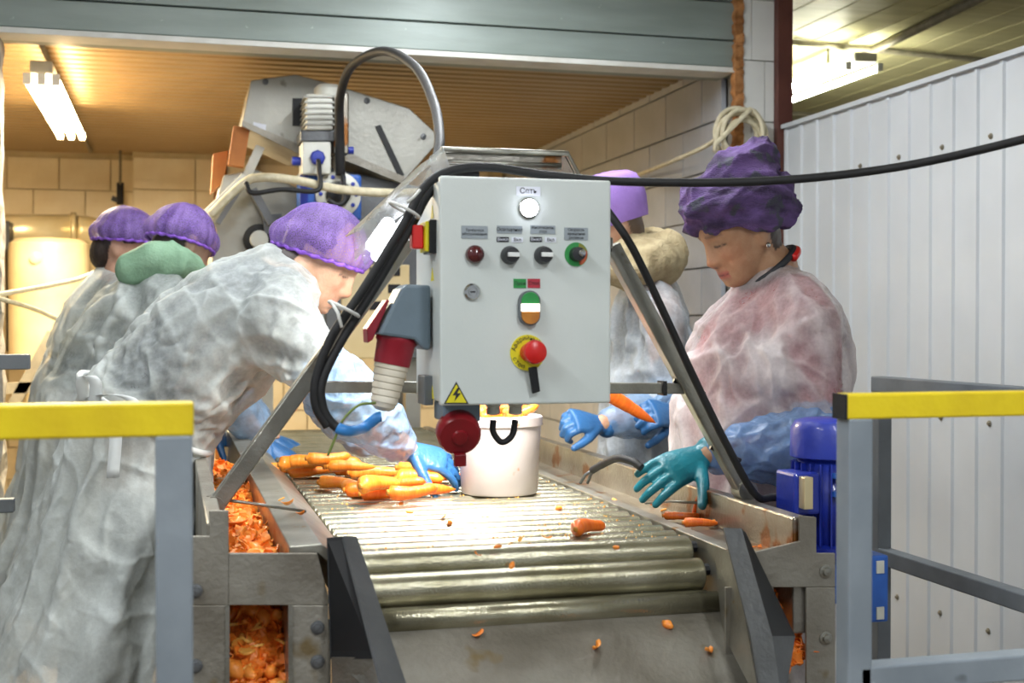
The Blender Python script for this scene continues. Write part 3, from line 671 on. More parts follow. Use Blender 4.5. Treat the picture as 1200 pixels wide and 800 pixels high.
cable([at(399, 205, 4.75), at(398, 150, 4.7), at(399, 112, 4.6), at(412, 78, 4.3), at(448, 60, 3.8), at(486, 78, 3.3), at(508, 120, 2.9), at(515, 160, 2.6), at(512, 186, 2.5)], [.018 - .008 * i / 96 for i in range(97)], 'black_rubber', 'hose',
      'black hose arching high from the grey drive unit to the lamp hood', 'hose')

# ------------------------------------------------------------ blue gear motor beside the right trough
mx, my = 1.245, 2.26
mo = thing('gear_motor', (mx, my, .87), 'blue finned electric motor standing at the end of the right trough', 'motor')
zt, zb = at(980, 489, my).z, at(980, 640, my).z
MB().lathe((mx, my, zt), (0, 0, -1), [(.001, 0), (.05, .001), (.066, .006), (.074, .02), (.075, .075), (.07, .078), (.001, .079)], 28).build('fan_cover', 'motor_blue', mo, 'auto')
MB().cyl((mx, my, zb), (mx, my, zt - .078), .06, n=24).build('housing', 'motor_blue', mo, True)
for i in range(22):
    a = 2 * PI * i / 22; d = Vector((math.cos(a), math.sin(a), 0)); c = Vector((mx, my, 0)) + d * .064
    MB().bar(c + Vector((0, 0, zb + .01)), c + Vector((0, 0, zt - .085)), .003, .018, d).build('fin', 'motor_blue', mo)
MB().lathe((mx, my, zb - .012), (0, 0, 1), [(.001, 0), (.078, 0), (.078, .02), (.06, .024), (.001, .025)], 28).build('flange', 'motor_blue', mo, 'auto')
MB().box((mx - .105, my - .06, zt - .18), (mx - .05, my + .02, zt - .1)).build('terminal_box', 'motor_blue', mo, bevel=.006)
c = at(944, 577, my - .07); MB().box((c.x - .009, my - .083, c.z - .03), (c.x + .009, my - .06, c.z + .03)).build('name_plate', 'duct', mo, bevel=.001)
for dz in (.10, .135):
    for sx in (-.03, .02): MB().box((mx + sx, my - .076, zt - dz - .01), (mx + sx + .016, my - .066, zt - dz)).build('clip', 'gear_blue', mo)
MB().box((mx - .06, my - .06, zb - .10), (mx + .05, my + .06, zb - .012)).build('gearbox', 'gear_blue', mo, bevel=.006)
c = at(1022, 690, my - .05)
gb = MB().box((c.x - .012, my - .06, at(1022, 728, my - .05).z), (c.x + .03, my + .03, at(1022, 650, my - .05).z)).build('gear_foot', 'gear_blue', mo, bevel=.004)
for py in (664, 718):
    q = at(1031, py, my - .06); MB().box((q.x - .008, q.y - .003, q.z - .012), (q.x + .008, q.y, q.z + .012)).build('foot_lug', 'machine_pale', gb)

# ------------------------------------------------------------ guard rails
def rail_thing(label, posts, rails, loc):
    t = thing('guard_rail', loc, label, 'guard rail')
    for p, q, s_, m, nm in posts + rails: MB().bar(p, q, s_, s_, (0, 1, 0) if abs(q[0] - p[0]) < abs(q[2] - p[2]) and abs(q[1] - p[1]) < abs(q[2] - p[2]) else (0, 0, 1)).build(nm, m, t, bevel=.003)
    return t
YR = 1.55; zr = at(100, 492, YR).z
xp = at(204, 600, YR).x
rail_thing('grey guard rail with yellow top bar beside the gowned workers', [((xp, YR, 0), (xp, YR, zr - .019), .042, 'grey_paint', 'post'), ((-1.2, YR, 0), (-1.2, YR, zr - .019), .042, 'grey_paint', 'post')],
           [((-1.3, YR, zr), (at(227, 492, YR).x, YR, zr), .039, 'yellow_paint', 'top_bar'), ((-1.3, YR, .5), (xp, YR, .5), .04, 'grey_paint', 'mid_bar')], (xp, YR, 0))
xp = at(1001, 600, YR).x
xq = at(985, 475, YR).x
rt = rail_thing('grey guard rail with yellow top bar in front of the blue motor', [((xp, YR, 0), (xp, YR, zr - .016), .036, 'grey_paint', 'post'), ((1.9, YR, 0), (1.9, YR, zr - .016), .036, 'grey_paint', 'post')],
           [((xq, YR, zr), (2.1, YR, zr), .034, 'yellow_paint', 'top_bar'), ((xp, YR, at(1100, 786, YR).z), (2.0, YR, at(1100, 786, YR).z), .036, 'grey_paint', 'mid_bar')], (xp, YR, 0))
MB().box((xq - .003, YR - .017, zr - .017), (xq + .001, YR + .017, zr + .017)).build('bar_end', 'black_steel', rt)
XR = 1.76; a = at(1033, 450, X=XR); zl = at(1042, 653, X=XR).z
rail_thing('dark grey guard rail standing along the white partition', [((XR, a.y, 0), (XR, a.y, a.z - .02), .038, 'dark_grey_paint', 'post')],
           [((XR, a.y + .019, a.z), (XR, .6, a.z), .04, 'dark_grey_paint', 'top_bar'), ((XR, a.y, zl), (XR, .6, zl), .04, 'dark_grey_paint', 'mid_bar')], (XR, a.y, 0))
MB_ = at(0, 424, 3.6); q = at(0, 592, 3.6)
rail_thing('dark blue-grey guard rail behind the gowned workers', [((-1.2, 3.6, 0), (-1.2, 3.6, MB_.z - .02), .038, 'dark_grey_paint', 'post'), ((-.62, 3.6, 0), (-.62, 3.6, MB_.z - .02), .038, 'dark_grey_paint', 'post')],
           [((-1.3, 3.6, MB_.z), (-.36, 3.6, MB_.z), .04, 'dark_grey_paint', 'top_bar'), ((-1.3, 3.6, q.z), (-.4, 3.6, q.z), .036, 'dark_grey_paint', 'mid_bar')], (-.62, 3.6, 0))
# ------------------------------------------------------------ machine in the alcove
YM = 4.95
hm = thing('feed_hopper', (.6, 5.1, 0), 'grey sheet-metal hopper head under the tan ceiling, with drive unit', 'hopper')
pol = [(283, 147), (294, 94), (346, 87), (395, 100), (480, 127), (511, 156), (509, 172), (472, 214), (408, 188), (350, 178)]
MB().prism([at(a, b, YM) for a, b in pol], (0, .45, 0)).build('side_plate', 'machine_grey', hm, bevel=.004)
MB().prism([at(a, b, YM - .012) for a, b in ((283, 147), (284, 141), (352, 170), (410, 180), (474, 207), (472, 215), (408, 189), (350, 180))], (0, .012, 0)).build('bottom_flange', 'steel_dirty', hm)
MB().prism([at(a, b, YM - .008) for a, b in ((440, 148), (446, 146), (474, 205), (468, 208))], (0, .008, 0)).build('slot', 'black_steel', hm)
MB().prism([at(a, b, YM - .008) for a, b in ((343, 115), (354, 115), (354, 147), (343, 147))], (0, .008, 0)).build('slot', 'black_steel', hm)
MB().prism([at(a, b, YM - .004) for a, b in ((297, 143), (312, 146), (311, 156), (296, 153))], (0, .004, 0)).build('sticker', 'label_white', hm)
for a, b in ((311, 96), (430, 118), (496, 160)): MB().lathe(at(a, b, YM), (0, -1, 0), [(.012, 0), (.012, .006), (.001, .008)], 10).build('bolt', 'dark_steel', hm)
# its legs and lower housing
MB().bar(at(283, 150, YM + .05), at(276, 195, YM + .05), .06, .06, (0, 1, 0)).build('strut', 'wood_orange', hm)
MB().bar(at(305, 172, YM + .1), at(285, 215, YM + .1), .035, .035, (0, 1, 0)).build('strut', 'machine_pale', hm)
MB().bar(at(288, 208, YM), at(240, 255, YM - .02), .04, .045, (0, 1, 0)).build('strut', 'machine_pale', hm, bevel=.004)
MB().bar(at(286, 214, YM - .02), at(255, 262, YM - .02), .02, .03, (0, 1, 0)).build('strut', 'dark_steel', hm)
lowb = MB().prism([at(a, b, YM + .1) for a, b in ((262, 205), (300, 198), (360, 225), (400, 300), (400, 420), (250, 420), (248, 255))], (0, .6, 0)).build('lower_housing', 'machine_grey', hm, bevel=.006)
MB().prism([at(a, b, YM + .06) for a, b in ((360, 190), (520, 225), (560, 330), (560, 420), (380, 420), (385, 300))], (0, .5, 0)).build('lower_housing', 'dark_steel', hm, bevel=.006)
MB().prism([at(a, b, YM + .05) for a, b in ((425, 310), (480, 310), (480, 420), (400, 420), (400, 350))], (0, .04, 0)).build('guard_panel', 'heater', hm, bevel=.004)
for py in (318, 338, 358):
    for px in (440, 462): MB().prism([at(px - 7, py - 5, YM + .045), at(px + 7, py - 5, YM + .045), at(px + 7, py + 5, YM + .045), at(px - 7, py + 5, YM + .045)], (0, .006, 0)).build('vent_slot', 'black_steel', hm)
for lx in (.36, .95):
    for ly in (YM + .2, YM + .52): MB().box((lx - .03, ly - .03, 0), (lx + .03, ly + .03, 1.3)).build('leg', 'machine_grey', hm)
MB().bar(at(296, 222, YM + .04), at(318, 262, YM + .04), .03, .04, (0, 1, 0)).build('strut', 'dark_steel', hm)
MB().prism([at(a, b, YM + .05) for a, b in ((308, 252), (330, 250), (332, 272), (310, 274))], (0, .05, 0)).build('bracket', 'dark_steel', hm)
MB().lathe(at(303, 281, YM + .1), (0, -1, 0), [(.06, 0), (.06, .03), (.05, .034), (.04, .034), (.04, .02), (.001, .02)], 24).build('bearing', 'black_steel', hm, 'auto')
MB().lathe(at(303, 281, YM + .08), (0, -1, 0), [(.034, 0), (.034, .05), (.001, .052)], 18).build('shaft', 'machine_pale', hm, 'auto')
MB().prism([at(a, b, YM + .12) for a, b in ((250, 180), (268, 176), (262, 215), (247, 225))], (0, .1, 0)).build('bracket', 'wood_orange', hm)
# drive unit hung on the hopper
du = thing('drive_unit', at(375, 200, YM - .15), 'pale motor with junction box on a blue gearbox fixed to hopper', 'motor')
YD = YM - .2
def pbox(a, b, c, d, Y, dep, name, m, parent, bv=.006): return MB().prism([at(a, b, Y), at(c, b, Y), at(c, d, Y), at(a, d, Y)], (0, dep, 0)).build(name, m, parent, bevel=bv)
pbox(359, 110, 390, 152, YD, .16, 'motor_body', 'machine_pale', du)
MB().lathe(at(385, 108, YD + .07) - Vector((0, 0, .02)), (0, 0, 1), [(.001, 0), (.055, 0), (.055, .03), (.04, .045), (.001, .048)], 20).build('motor_cap', 'machine_pale', du, 'auto')
for i in range(6): pbox(357 + i * 0, 112 + i * 6.5, 392, 114 + i * 6.5, YD - .006, .17, 'fin', 'machine_grey', du, 0)
pbox(391, 108, 409, 180, YD + .02, .1, 'terminal_rail', 'steel_wet', du)
pbox(352, 152, 392, 166, YD + .01, .14, 'adapter', 'dark_steel', du)
jb = pbox(354, 166, 388, 204, YD - .02, .12, 'junction_box', 'machine_pale', du)
MB().lathe(at(372, 185, YD - .02), (0, -1, 0), [(.028, 0), (.028, .012), (.022, .018), (.001, .02)], 8).build('blue_cap', 'motor_blue', jb, 'auto')
MB().lathe(at(352, 189, YD + .03), (-1, 0, 0), [(.016, 0), (.016, .03), (.001, .032)], 12).build('cable_gland', 'motor_blue', jb, 'auto')
MB().lathe(at(408, 176, YD + .03), (1, 0, 0), [(.014, 0), (.014, .02), (.001, .022)], 12).build('cable_gland', 'motor_blue', du, 'auto')
pbox(393, 180, 404, 220, YD + .03, .05, 'conduit_stub', 'machine_pale', du)
gbx = pbox(352, 204, 424, 258, YD + .03, .16, 'gearbox', 'gear_blue', du, .012)
cc = at(396, 228, YD + .03)
MB().lathe(cc, (0, -1, 0), [(.085, 0), (.085, .012), (.078, .016), (.05, .016), (.05, .008), (.001, .008)], 28).build('ring_flange', 'machine_pale', gbx, 'auto')
MB().lathe(cc, (0, -1, 0), [(.044, .006), (.044, .03), (.02, .034), (.001, .035)], 20).build('hub', 'black_steel', gbx, 'auto')
for i in range(10):
    a = 2 * PI * i / 10; MB().lathe(cc + Vector((math.cos(a) * .066, -.014, math.sin(a) * .066)), (0, -1, 0), [(.008, 0), (.008, .006), (.001, .007)], 8).build('bolt', 'motor_blue', gbx)
pbox(352, 204, 361, 250, YD + .015, .02, 'rib', 'motor_blue', gbx, .002)
# pale pipes and dark cable over the machine
cable([at(246, 252, 4.72), at(284, 216, 4.72), at(305, 208, 4.7), at(345, 211, 4.68), at(400, 222, 4.66), at(455, 226, 4.68), at(500, 226, 4.85), at(520, 236, 5.03)], .016, 'rope', 'pale_pipe', 'pale pipe bent across the front of the alcove machine', 'pipe')
cable([at(288, 214, 4.66), at(296, 226, 4.64), at(330, 222, 4.64), at(372, 223, 4.62), at(374, 200, 4.66), at(373, 188, 4.7)], .009, 'black_rubber', 'drive_cable', 'black cable looped below the pale junction box in the alcove')
cable([at(402, 205, 4.7), at(404, 232, 4.66), at(396, 240, 4.64), at(384, 234, 4.64)], .009, 'black_rubber', 'drive_cable', 'black cable looped in front of the round gearbox flange')
tag(MB().cyl((-.03 + .33, YW - .2, 0), (.30, YW - .2, ZC), .04, n=14).build('wall_pipe', 'wood_orange', None, True), 'brown upright pipe on the block wall in the alcove', 'pipe')
# boiler and duct at the back left
ht = thing('water_heater', at(55, 420, 7.0), 'cream upright water heater in the warm lit alcove', 'heater')
c = at(58, 350, 7.2)
hw = .21
MB().lathe((c.x, c.y, at(58, 432, 7.2).z), (0, 0, 1), [(.001, 0), (.17, .005), (.2, .03), (.205, .06), (.205, .62), (.2, .66), (.17, .685), (.001, .69)], 32).build('tank', 'heater', ht, 'auto')
q = at(42, 302, 7.0); MB().lathe((q.x, c.y - .19, q.z), (0, -1, 0), [(.03, 0), (.03, .02), (.02, .024), (.001, .025)], 20).build('dial', 'heater', ht, 'auto')
for s_ in (-.1, .1): MB().cyl((c.x + s_, c.y, 0), (c.x + s_, c.y, at(58, 430, 7.2).z), .02, n=10).build('pipe', 'duct', ht, True)
dk = thing('air_duct', at(60, 272, 7.5), 'shiny cream round duct running above the water heater', 'duct')
MB().cyl(at(-60, 271, 7.6), at(86, 271, 7.6), .095, n=24).build('duct_run', 'duct', dk, True)
MB().cyl(at(84, 271, 7.6), at(90, 271, 7.6), .108, n=24).build('joint_band', 'duct', dk, True)
MB().tube(spl([at(90, 271, 7.6), at(108, 274, 7.62), at(118, 290, 7.64), at(119, 330, 7.64)], 6), .09, 20).build('elbow', 'duct', dk, True)
tag(MB().box(tuple(at(7, 412, 7.3)), tuple(at(16, 262, 7.5))).build('dark_panel', 'black_steel', None, bevel=.004), 'dark upright panel filling the gap beside the cream water heater', 'panel')  # plain dark slab standing in for the dark gap beside the heater
br_ = thing('wall_bracket', at(40, 470, 6.3), 'dark angled steel bracket below the water heater', 'bracket')
MB().bar(at(62, 390, 6.3), at(14, 478, 6.3), .05, .05, (0, 1, 0)).build('brace', 'conduit', br_)
MB().bar(at(0, 455, 6.3), at(70, 452, 6.3), .05, .05).build('arm', 'conduit', br_)
for y0_, y1_ in ((440, 515), (522, 605)):
    pass
wv = thing('valve', at(141, 222, YW - .25), 'dark valve with handle on the warm block wall', 'valve')
MB().cyl(at(141, 240, 8.105), at(141, 214, 8.105), .022, n=10).build('stem', 'black_steel', wv); q = at(141, 216, 8.09); MB().cyl(q, (q.x, q.y, ZC + .004), .008, n=8).build('pipe', 'conduit', wv)
MB().bar(at(131, 232, 8.105), at(141, 236, 8.105), .03, .03, (0, 1, 0)).build('body', 'black_steel', wv)
cable([(-1.3, 4.655, 1.46), at(-40, 352, 4.5), at(0, 345, 4.55), at(60, 334, 4.85), at(100, 324, 5.05), at(150, 300, 5.15), at(246, 262, 5.02)], .009, 'rope', 'washing_line', 'upper pale cord slung across beside the water heater', 'cord')
cable([(-1.3, 4.655, 1.42), at(-40, 341, 4.5), at(0, 350, 4.53), at(40, 362, 4.75), at(75, 377, 4.9), at(120, 392, 5.1), at(256, 410, 5.06)], .008, 'rope', 'washing_line', 'lower pale cord sagging across beside the water heater', 'cord')
# coiled pale hose on the pillar
co = MB()
cc = at(868, 163, YB - .1)
pts = []
for i in range(150):
    t = i / 149 * 2 * PI * 4.2; a = .088 + .016 * math.sin(i * .13); pts.append(cc + Vector((a * math.cos(t), -.012 * (i / 40) + .02, (a * 1.12) * math.sin(t) + .012 * math.sin(t * .31))))
pts = pts + [cc + Vector((-.12, -.03, -.03)), at(838, 178, YB - .12)]
tag(co.tube(pts, .0095, 8).build('coiled_hose', 'rope', None, True), 'pale hose coiled on the white tiled pillar above the headscarf', 'hose')
cable([at(846, 150, YB - .1), at(832, 168, YB), at(790, 188, 4.9), at(735, 210, X=2.08), at(690, 228, X=2.12)], .009, 'rope', 'slung_hose', 'pale line running from the hose coil along the block wall', 'cord')
cable([at(885, 186, YB - .1), at(888, 200, YB - .1), at(890, 330, YB - .1), at(890, 500, YB - .1)], .008, 'rope', 'slung_hose', 'pale hose end hanging down below the coil', 'hose')

# ------------------------------------------------------------ bucket
bc = at(597, 583, Z=ZT_); bx, by = bc.x, bc.y + .095
bk = thing('bucket', (bx, by, ZT_), 'white plastic bucket with carrots standing on the rollers', 'bucket')
hb = .182
MB().lathe((bx, by, ZT_ + .001), (0, 0, 1), [(.001, 0), (.088, 0), (.091, .004), (.099, hb - .02), (.099, hb), (.096, hb), (.0955, hb - .02), (.087, .006), (.001, .006)], 40).build('shell', 'bucket', bk, 'auto')
MB().lathe((bx, by, ZT_ + hb - .012), (0, 0, 1), [(.0985, -.01), (.103, -.008), (.1035, .012), (.1, .0145), (.0965, .0135)], 40).build('rim', 'bucket', bk, 'auto')
MB().tube(spl([(bx + .104, by - .01, ZT_ + hb - .02), (bx + .085, by + .09, ZT_ + hb - .035), (bx, by + .125, ZT_ + hb - .05), (bx - .085, by + .09, ZT_ + hb - .035), (bx - .104, by - .01, ZT_ + hb - .02)], 8), .0022, 8).build('handle', 'steel', bk, True)

# ------------------------------------------------------------ carrots
def carrot_mesh(L, r, seed):
    rr = random.Random(seed); rings = []; k = 14; n = 14; bx_, by_ = rr.uniform(-.012, .012), rr.uniform(-.004, .004)
    blunt = rr.random() < .6
    for i in range(k + 1):
        t = i / k
        e = min(1, (t / .08) ** .5) if t < .08 else 1
        tip = min(1, ((1 - t) / (.12 if blunt else .3)) ** .55) if t > (.88 if blunt else .7) else 1
        q = r * (1 - .42 * t) * e * max(.04, tip) * (1 + .05 * rr.uniform(-1, 1))
        cx = bx_ * math.sin(t * PI); cz = by_ * math.sin(t * PI * 1.5)
        rings.append([(cx + q * math.cos(a), cz + q * math.sin(a), (t - .5) * L) for a in [2 * PI * j / n for j in range(n)]])
    return MB().loft(rings).mesh('carrot')
CM = [(carrot_mesh(L, r, i), r) for i, (L, r) in enumerate(((.15, .019), (.13, .017), (.115, .021), (.14, .016), (.12, .018), (.16, .018)))]
for me, r in CM:
    for p in me.polygons: p.use_smooth = True
CMP = []
for me, r in CM: m_ = me.copy(); m_.materials.append(M['carrot_pale']); CMP.append((m_, r)); me.materials.append(M['carrot'])
endm = MB().lathe((0, 0, 0), (0, 0, 1), [(.001, .0), (.006, .001), (.0075, .004), (.004, .007), (.001, .0075)], 10).mesh('crown'); endm.materials.append(M['carrot_end'])
LEN = (.15, .13, .115, .14, .12, .16)
def carrot(loc, yaw, kind, label, group, pitch=0, pale=False, s_=1):
    me, r = (CMP if pale else CM)[kind]
    o = bpy.data.objects.new('carrot', me); C.objects.link(o); o.location = loc
    o.rotation_euler = (PI / 2 - pitch, 0, yaw); o.scale = (s_, s_, s_)
    e = bpy.data.objects.new('crown', endm); C.objects.link(e); e.location = (0, 0, -LEN[kind] / 2 - .003); e.parent = o
    return tag(o, label, 'carrot', group)
g1, l1 = 'carrots heaped at the left rail of the table', 'peeled carrot lying in the heap beside the left table rail'
for i, (px, py, yaw, k, up) in enumerate(((338, 549, 80, 1, 0), (362, 551, 88, 4, 0), (392, 549, 95, 5, 0), (368, 541, 70, 0, .028), (400, 541, 100, 2, .026), (420, 551, 78, 3, 0), (440, 553, 88, 0, 0),
                                        (385, 536, 92, 4, .05), (412, 546, 84, 1, .03), (350, 543, 105, 2, .02))):
    z = ZT_ + CM[k][1] + up; p = at(px, py, Z=z); carrot(p, math.radians(yaw), k, l1, g1, pale=True, s_=.95)
g2, l2 = 'carrots spread in the middle of the rollers', 'peeled carrot in the loose heap on the rollers left of the bucket'
for i, (px, py, yaw, k, up) in enumerate(((402, 566, 60, 1, 0), (422, 571, 30, 4, 0), (441, 574, 75, 0, 0), (462, 577, 92, 5, 0), (480, 569, 80, 3, 0), (503, 573, 95, 1, 0), (446, 567, 120, 2, .024),
                                        (470, 565, 60, 4, .024), (492, 560, 85, 2, .02), (505, 552, 100, 0, .0), (497, 548, 70, 3, .03), (522, 557, 60, 1, 0), (484, 575, 100, 4, .012))):
    z = ZT_ + CM[k][1] + up; p = at(px, py, Z=z); carrot(p, math.radians(yaw), k, l2, g2, pale=i in (0, 1, 6, 8, 9, 10))
p = at(692, 617, Z=ZT_ + .013); carrot(p, math.radians(122), 2, 'single stubby orange carrot lying alone on the rollers', None, s_=.78)
g3, l3 = 'carrots in the white bucket', 'orange carrot sticking out of the white bucket'
for i, (dx, dy, dz, yaw, k, pt) in enumerate(((-.05, -.03, .012, 40, 0, -.5), (-.01, -.05, .004, 100, 2, -.3), (.045, -.035, .006, 130, 1, -.4), (.03, .03, .01, 20, 4, .5), (-.03, .04, .012, 75, 3, .3), (.01, -.01, .03, 80, 5, .1), (.055, -.02, .02, 70, 4, .3))):
    carrot((bx + dx * .8, by + dy * .8, ZT_ + hb - .012 + dz), math.radians(yaw), k, l3, g3, pt, i % 2 == 0, .85)
for px, py, k, yw, lb in ((800, 604, 3, 75, 'thin carrot on the ledge of the right trough'), (822, 612, 1, 80, 'short carrot resting on the ledge near the trough wall')):
    p = at(px, py, Z=.938 + .012); carrot(p, math.radians(yw), k, lb, None, s_=.6)
p = at(818, 594, 2.5); p.z = .97; carrot(p, math.radians(10), 4, 'carrot stub leaning upright against the wet trough wall', None, pitch=1.2, s_=.5)

# ------------------------------------------------------------ peelings
def chip(seed, kind):
    rr = random.Random(seed); mb = MB()
    if kind == 0:      # curled shaving
        n = 9; L = rr.uniform(.04, .075); wd = rr.uniform(.006, .011); cu = rr.uniform(1.5, 4.5); rows = []
        for i in range(n):
            t = i / (n - 1); a = (t - .5) * cu; rad = L / cu
            c = Vector((rad * math.sin(a), 0, rad * (1 - math.cos(a)) * .7)); nn = Vector((-math.sin(a), 0, math.cos(a)))
            ww = wd * math.sin(PI * (t * .86 + .07)) ** .5
            tw = Vector((.3 * math.sin(a), 1, .3 * t)).normalized()
            rows.append([c - tw * ww, c + tw * ww, c + tw * ww + nn * .0016, c - tw * ww + nn * .0016])
        mb.loft(rows)
    elif kind == 1:    # slice
        r = rr.uniform(.012, .019); mb.lathe((0, 0, 0), (.1, .2, 1), [(.001, 0), (r * .96, 0), (r, .002), (r * .95, .0045), (.001, .0045)], 12)
    else:              # chunk
        r = rr.uniform(.010, .015); rings = []
        for i in range(6):
            t = i / 5; q = r * math.sin(PI * (.12 + .76 * t)); rings.append([((t - .5) * .04, q * math.cos(a) * rr.uniform(.7, 1.1), q * math.sin(a) * rr.uniform(.7, 1.1)) for a in [2 * PI * j / 8 for j in range(8)]])
        mb.loft(rings)
    return mb
PM = []
for s_ in range(18):
    me = chip(s_, s_ % 3).mesh('peel'); me.materials.append(M[('peel', 'peel_pale', 'peel', 'peel_dark', 'peel_pale', 'peel')[s_ % 6]])
    for p in me.polygons: p.use_smooth = (s_ % 3 != 1)
    PM.append(me)
def heap(name, x0, x1, y0, y1, zf, n, label, mats='peel'):
    mb = MB(); nx, ny = 8, 30
    v = [(x0 + (x1 - x0) * i / (nx - 1), y0 + (y1 - y0) * j / (ny - 1), zf(i / (nx - 1), y0 + (y1 - y0) * j / (ny - 1)) - .012) for j in range(ny) for i in range(nx)]
    mb.add(v, [(j * nx + i, j * nx + i + 1, (j + 1) * nx + i + 1, (j + 1) * nx + i) for j in range(ny - 1) for i in range(nx - 1)])
    for k in range(n):
        u_ = R.random(); y = y0 + (y1 - y0) * R.random(); c = chip(500 + k % 60, R.choice((0, 0, 1, 2)))
        mt = Matrix.Translation((x0 + (x1 - x0) * (.06 + .88 * u_), y, zf(u_, y) - R.uniform(0, .014))) @ Matrix.Rotation(R.uniform(-1, 1), 4, 'X') @ Matrix.Rotation(R.uniform(0, 6.3), 4, 'Z') @ Matrix.Rotation(R.uniform(-1, 1), 4, 'Y')
        mb.add([mt @ q for q in c.v], c.f)
    o = mb.build(name, mats); tag(o, label, 'peelings', None, 'stuff'); return o
zl_ = lambda u_, y: .952 + .018 * noise.noise(Vector((u_ * 3, y * 9, 0))) + .012 * math.sin(PI * u_)
heap('carrot_peelings', .080, .176, 2.03, 3.6, zl_, 800, 'orange carrot peelings heaped along the left trough')
zw = lambda u_, y: .905 - (2.2 - y) * 1.4 + .02 * noise.noise(Vector((u_ * 4, y * 14, 3)))
heap('carrot_peelings', at(268, 750, 2.01).x, at(338, 750, 2.01).x, 2.03, 2.19, lambda u_, y: .77 + (y - 2.03) * 1.0 + .03 * noise.noise(Vector((u_ * 4, y * 14, 3))), 260, 'orange peelings tumbling behind the lower window of the end plate', 'peel_dark')
heap('carrot_peelings', at(905, 750, 2.07).x, at(946, 750, 2.07).x, 2.07, 2.17, lambda u_, y: .76 + (y - 2.07) * 1.7 + .03 * noise.noise(Vector((u_ * 4, y * 14, 8))), 140, 'dark orange peelings seen through the opening at the right end plate', 'peel_dark')
def peel(loc, label, group, k=None, s_=1):
    o = bpy.data.objects.new('carrot_peel', PM[R.randrange(18) if k is None else k]); C.objects.link(o); o.location = loc
    o.rotation_euler = (R.uniform(-.7, .7), R.uniform(-.7, .7), R.uniform(0, 6.3)); o.scale = (s_, s_, s_); return tag(o, label, 'carrot peel', group)
for i in range(90):
    y = 2.04 + (R.random() ** 1.5) * 1.2; u_ = R.random(); peel((.088 + .08 * u_, y, zl_(u_, y) + R.uniform(0, .006)), 'loose curl of carrot peel on top of the left trough heap', 'peel pieces on the left trough heap')
xa, xb = at(272, 750, 2.01).x, at(334, 750, 2.01).x
for i in range(40):
    y = 2.035 + R.random() * .13; u_ = R.random(); peel((xa + (xb - xa) * u_, y, .77 + (y - 2.03) * 1.0 + .012 + .03 * noise.noise(Vector((u_ * 4, y * 14, 3)))), 'carrot peel piece behind the lower window of the end plate', 'peel pieces in the end plate window')
for i, (px, py) in enumerate(((520, 606), (527, 612), (583, 640), (610, 632), (722, 641), (600, 662), (560, 650), (480, 600), (655, 595), (640, 630), (470, 590))):
    peel(at(px, py, Z=ZT_ + .003), 'small scrap of carrot peel stuck on the rollers', 'peel scraps on the rollers', None, .4)
for i, (px, py) in enumerate(((722, 588), (740, 577), (765, 592), (778, 598), (835, 616), (862, 622), (700, 560), (690, 552), (880, 612), (905, 633), (812, 600))):
    peel(at(px, py, Z=.942), 'scrap of carrot peel on the right trough ledge', 'peel scraps on the right ledge', None, .6)
def on_chute(px, py):
    for i in range(200):
        Y = 2.13 - i * .003; q = at(px, py, Y); zc_ = a0.z + (Y - 2.13) * (a0.z - .40) / .58
        if q.z >= zc_: return q + Vector((0, -.002, .003))
    return q
for px, py, k in ((782, 733, 2), (830, 765, 0), (700, 760, 6), (560, 745, 3)):
    peel(on_chute(px, py), 'orange peel strip stuck on the steel chute', 'peel strips on the chute', k, .6)
for px, py in ((343, 597), (352, 602), (337, 590), (330, 585)): peel(at(px, py, Z=1.012), 'carrot crumb on top of the left table rail', 'crumbs on the left table rail', None, .5)
# shavings and grit on the rollers: uncountable crumbs
cr = MB()
for i in range(900):
    x = R.uniform(.31, .94); y = R.choice(ys) + R.gauss(0, .006); s_ = R.uniform(.0008, .0024)
    if y > 3.4: continue
    c = Vector((x, y, ZT_ - .0005)); cr.add([c + Vector((s_, 0, 0)), c + Vector((-s_, s_, 0)), c + Vector((-s_, -s_, 0)), c + Vector((0, 0, s_ * 1.5))], [(0, 1, 2), (0, 1, 3), (1, 2, 3), (2, 0, 3)])
tag(cr.build('carrot_crumbs', 'peel_pale'), 'tiny carrot crumbs scattered over the rollers', 'crumbs', None, 'stuff')
# ------------------------------------------------------------ people
def head_frame(c, F, pitch, roll=0):
    F = Vector(F); F.z = 0; F.normalize(); L_ = Vector((0, 0, 1)).cross(F)
    q = Matrix.Rotation(math.radians(pitch), 3, L_); f = q @ F; u = f.cross(L_)
    if roll: rr = Matrix.Rotation(math.radians(roll), 3, f); L_ = rr @ L_; u = rr @ u
    m = Matrix(((f.x, L_.x, u.x), (f.y, L_.y, u.y), (f.z, L_.z, u.z))).to_4x4(); m.translation = c; return m
HP = [(.118, -.008, -.012, .004), (.111, .042, -.058, .042), (.095, .070, -.083, .060), (.07, .088, -.096, .071), (.04, .095, -.102, .0755), (.015, .094, -.101, .076), (-.01, .090, -.095, .0745),
      (-.03, .088, -.083, .0715), (-.05, .088, -.066, .067), (-.07, .088, -.046, .0605), (-.088, .086, -.026, .052), (-.102, .081, -.008, .041), (-.113, .069, .012, .026), (-.118, .052, .03, .008)]
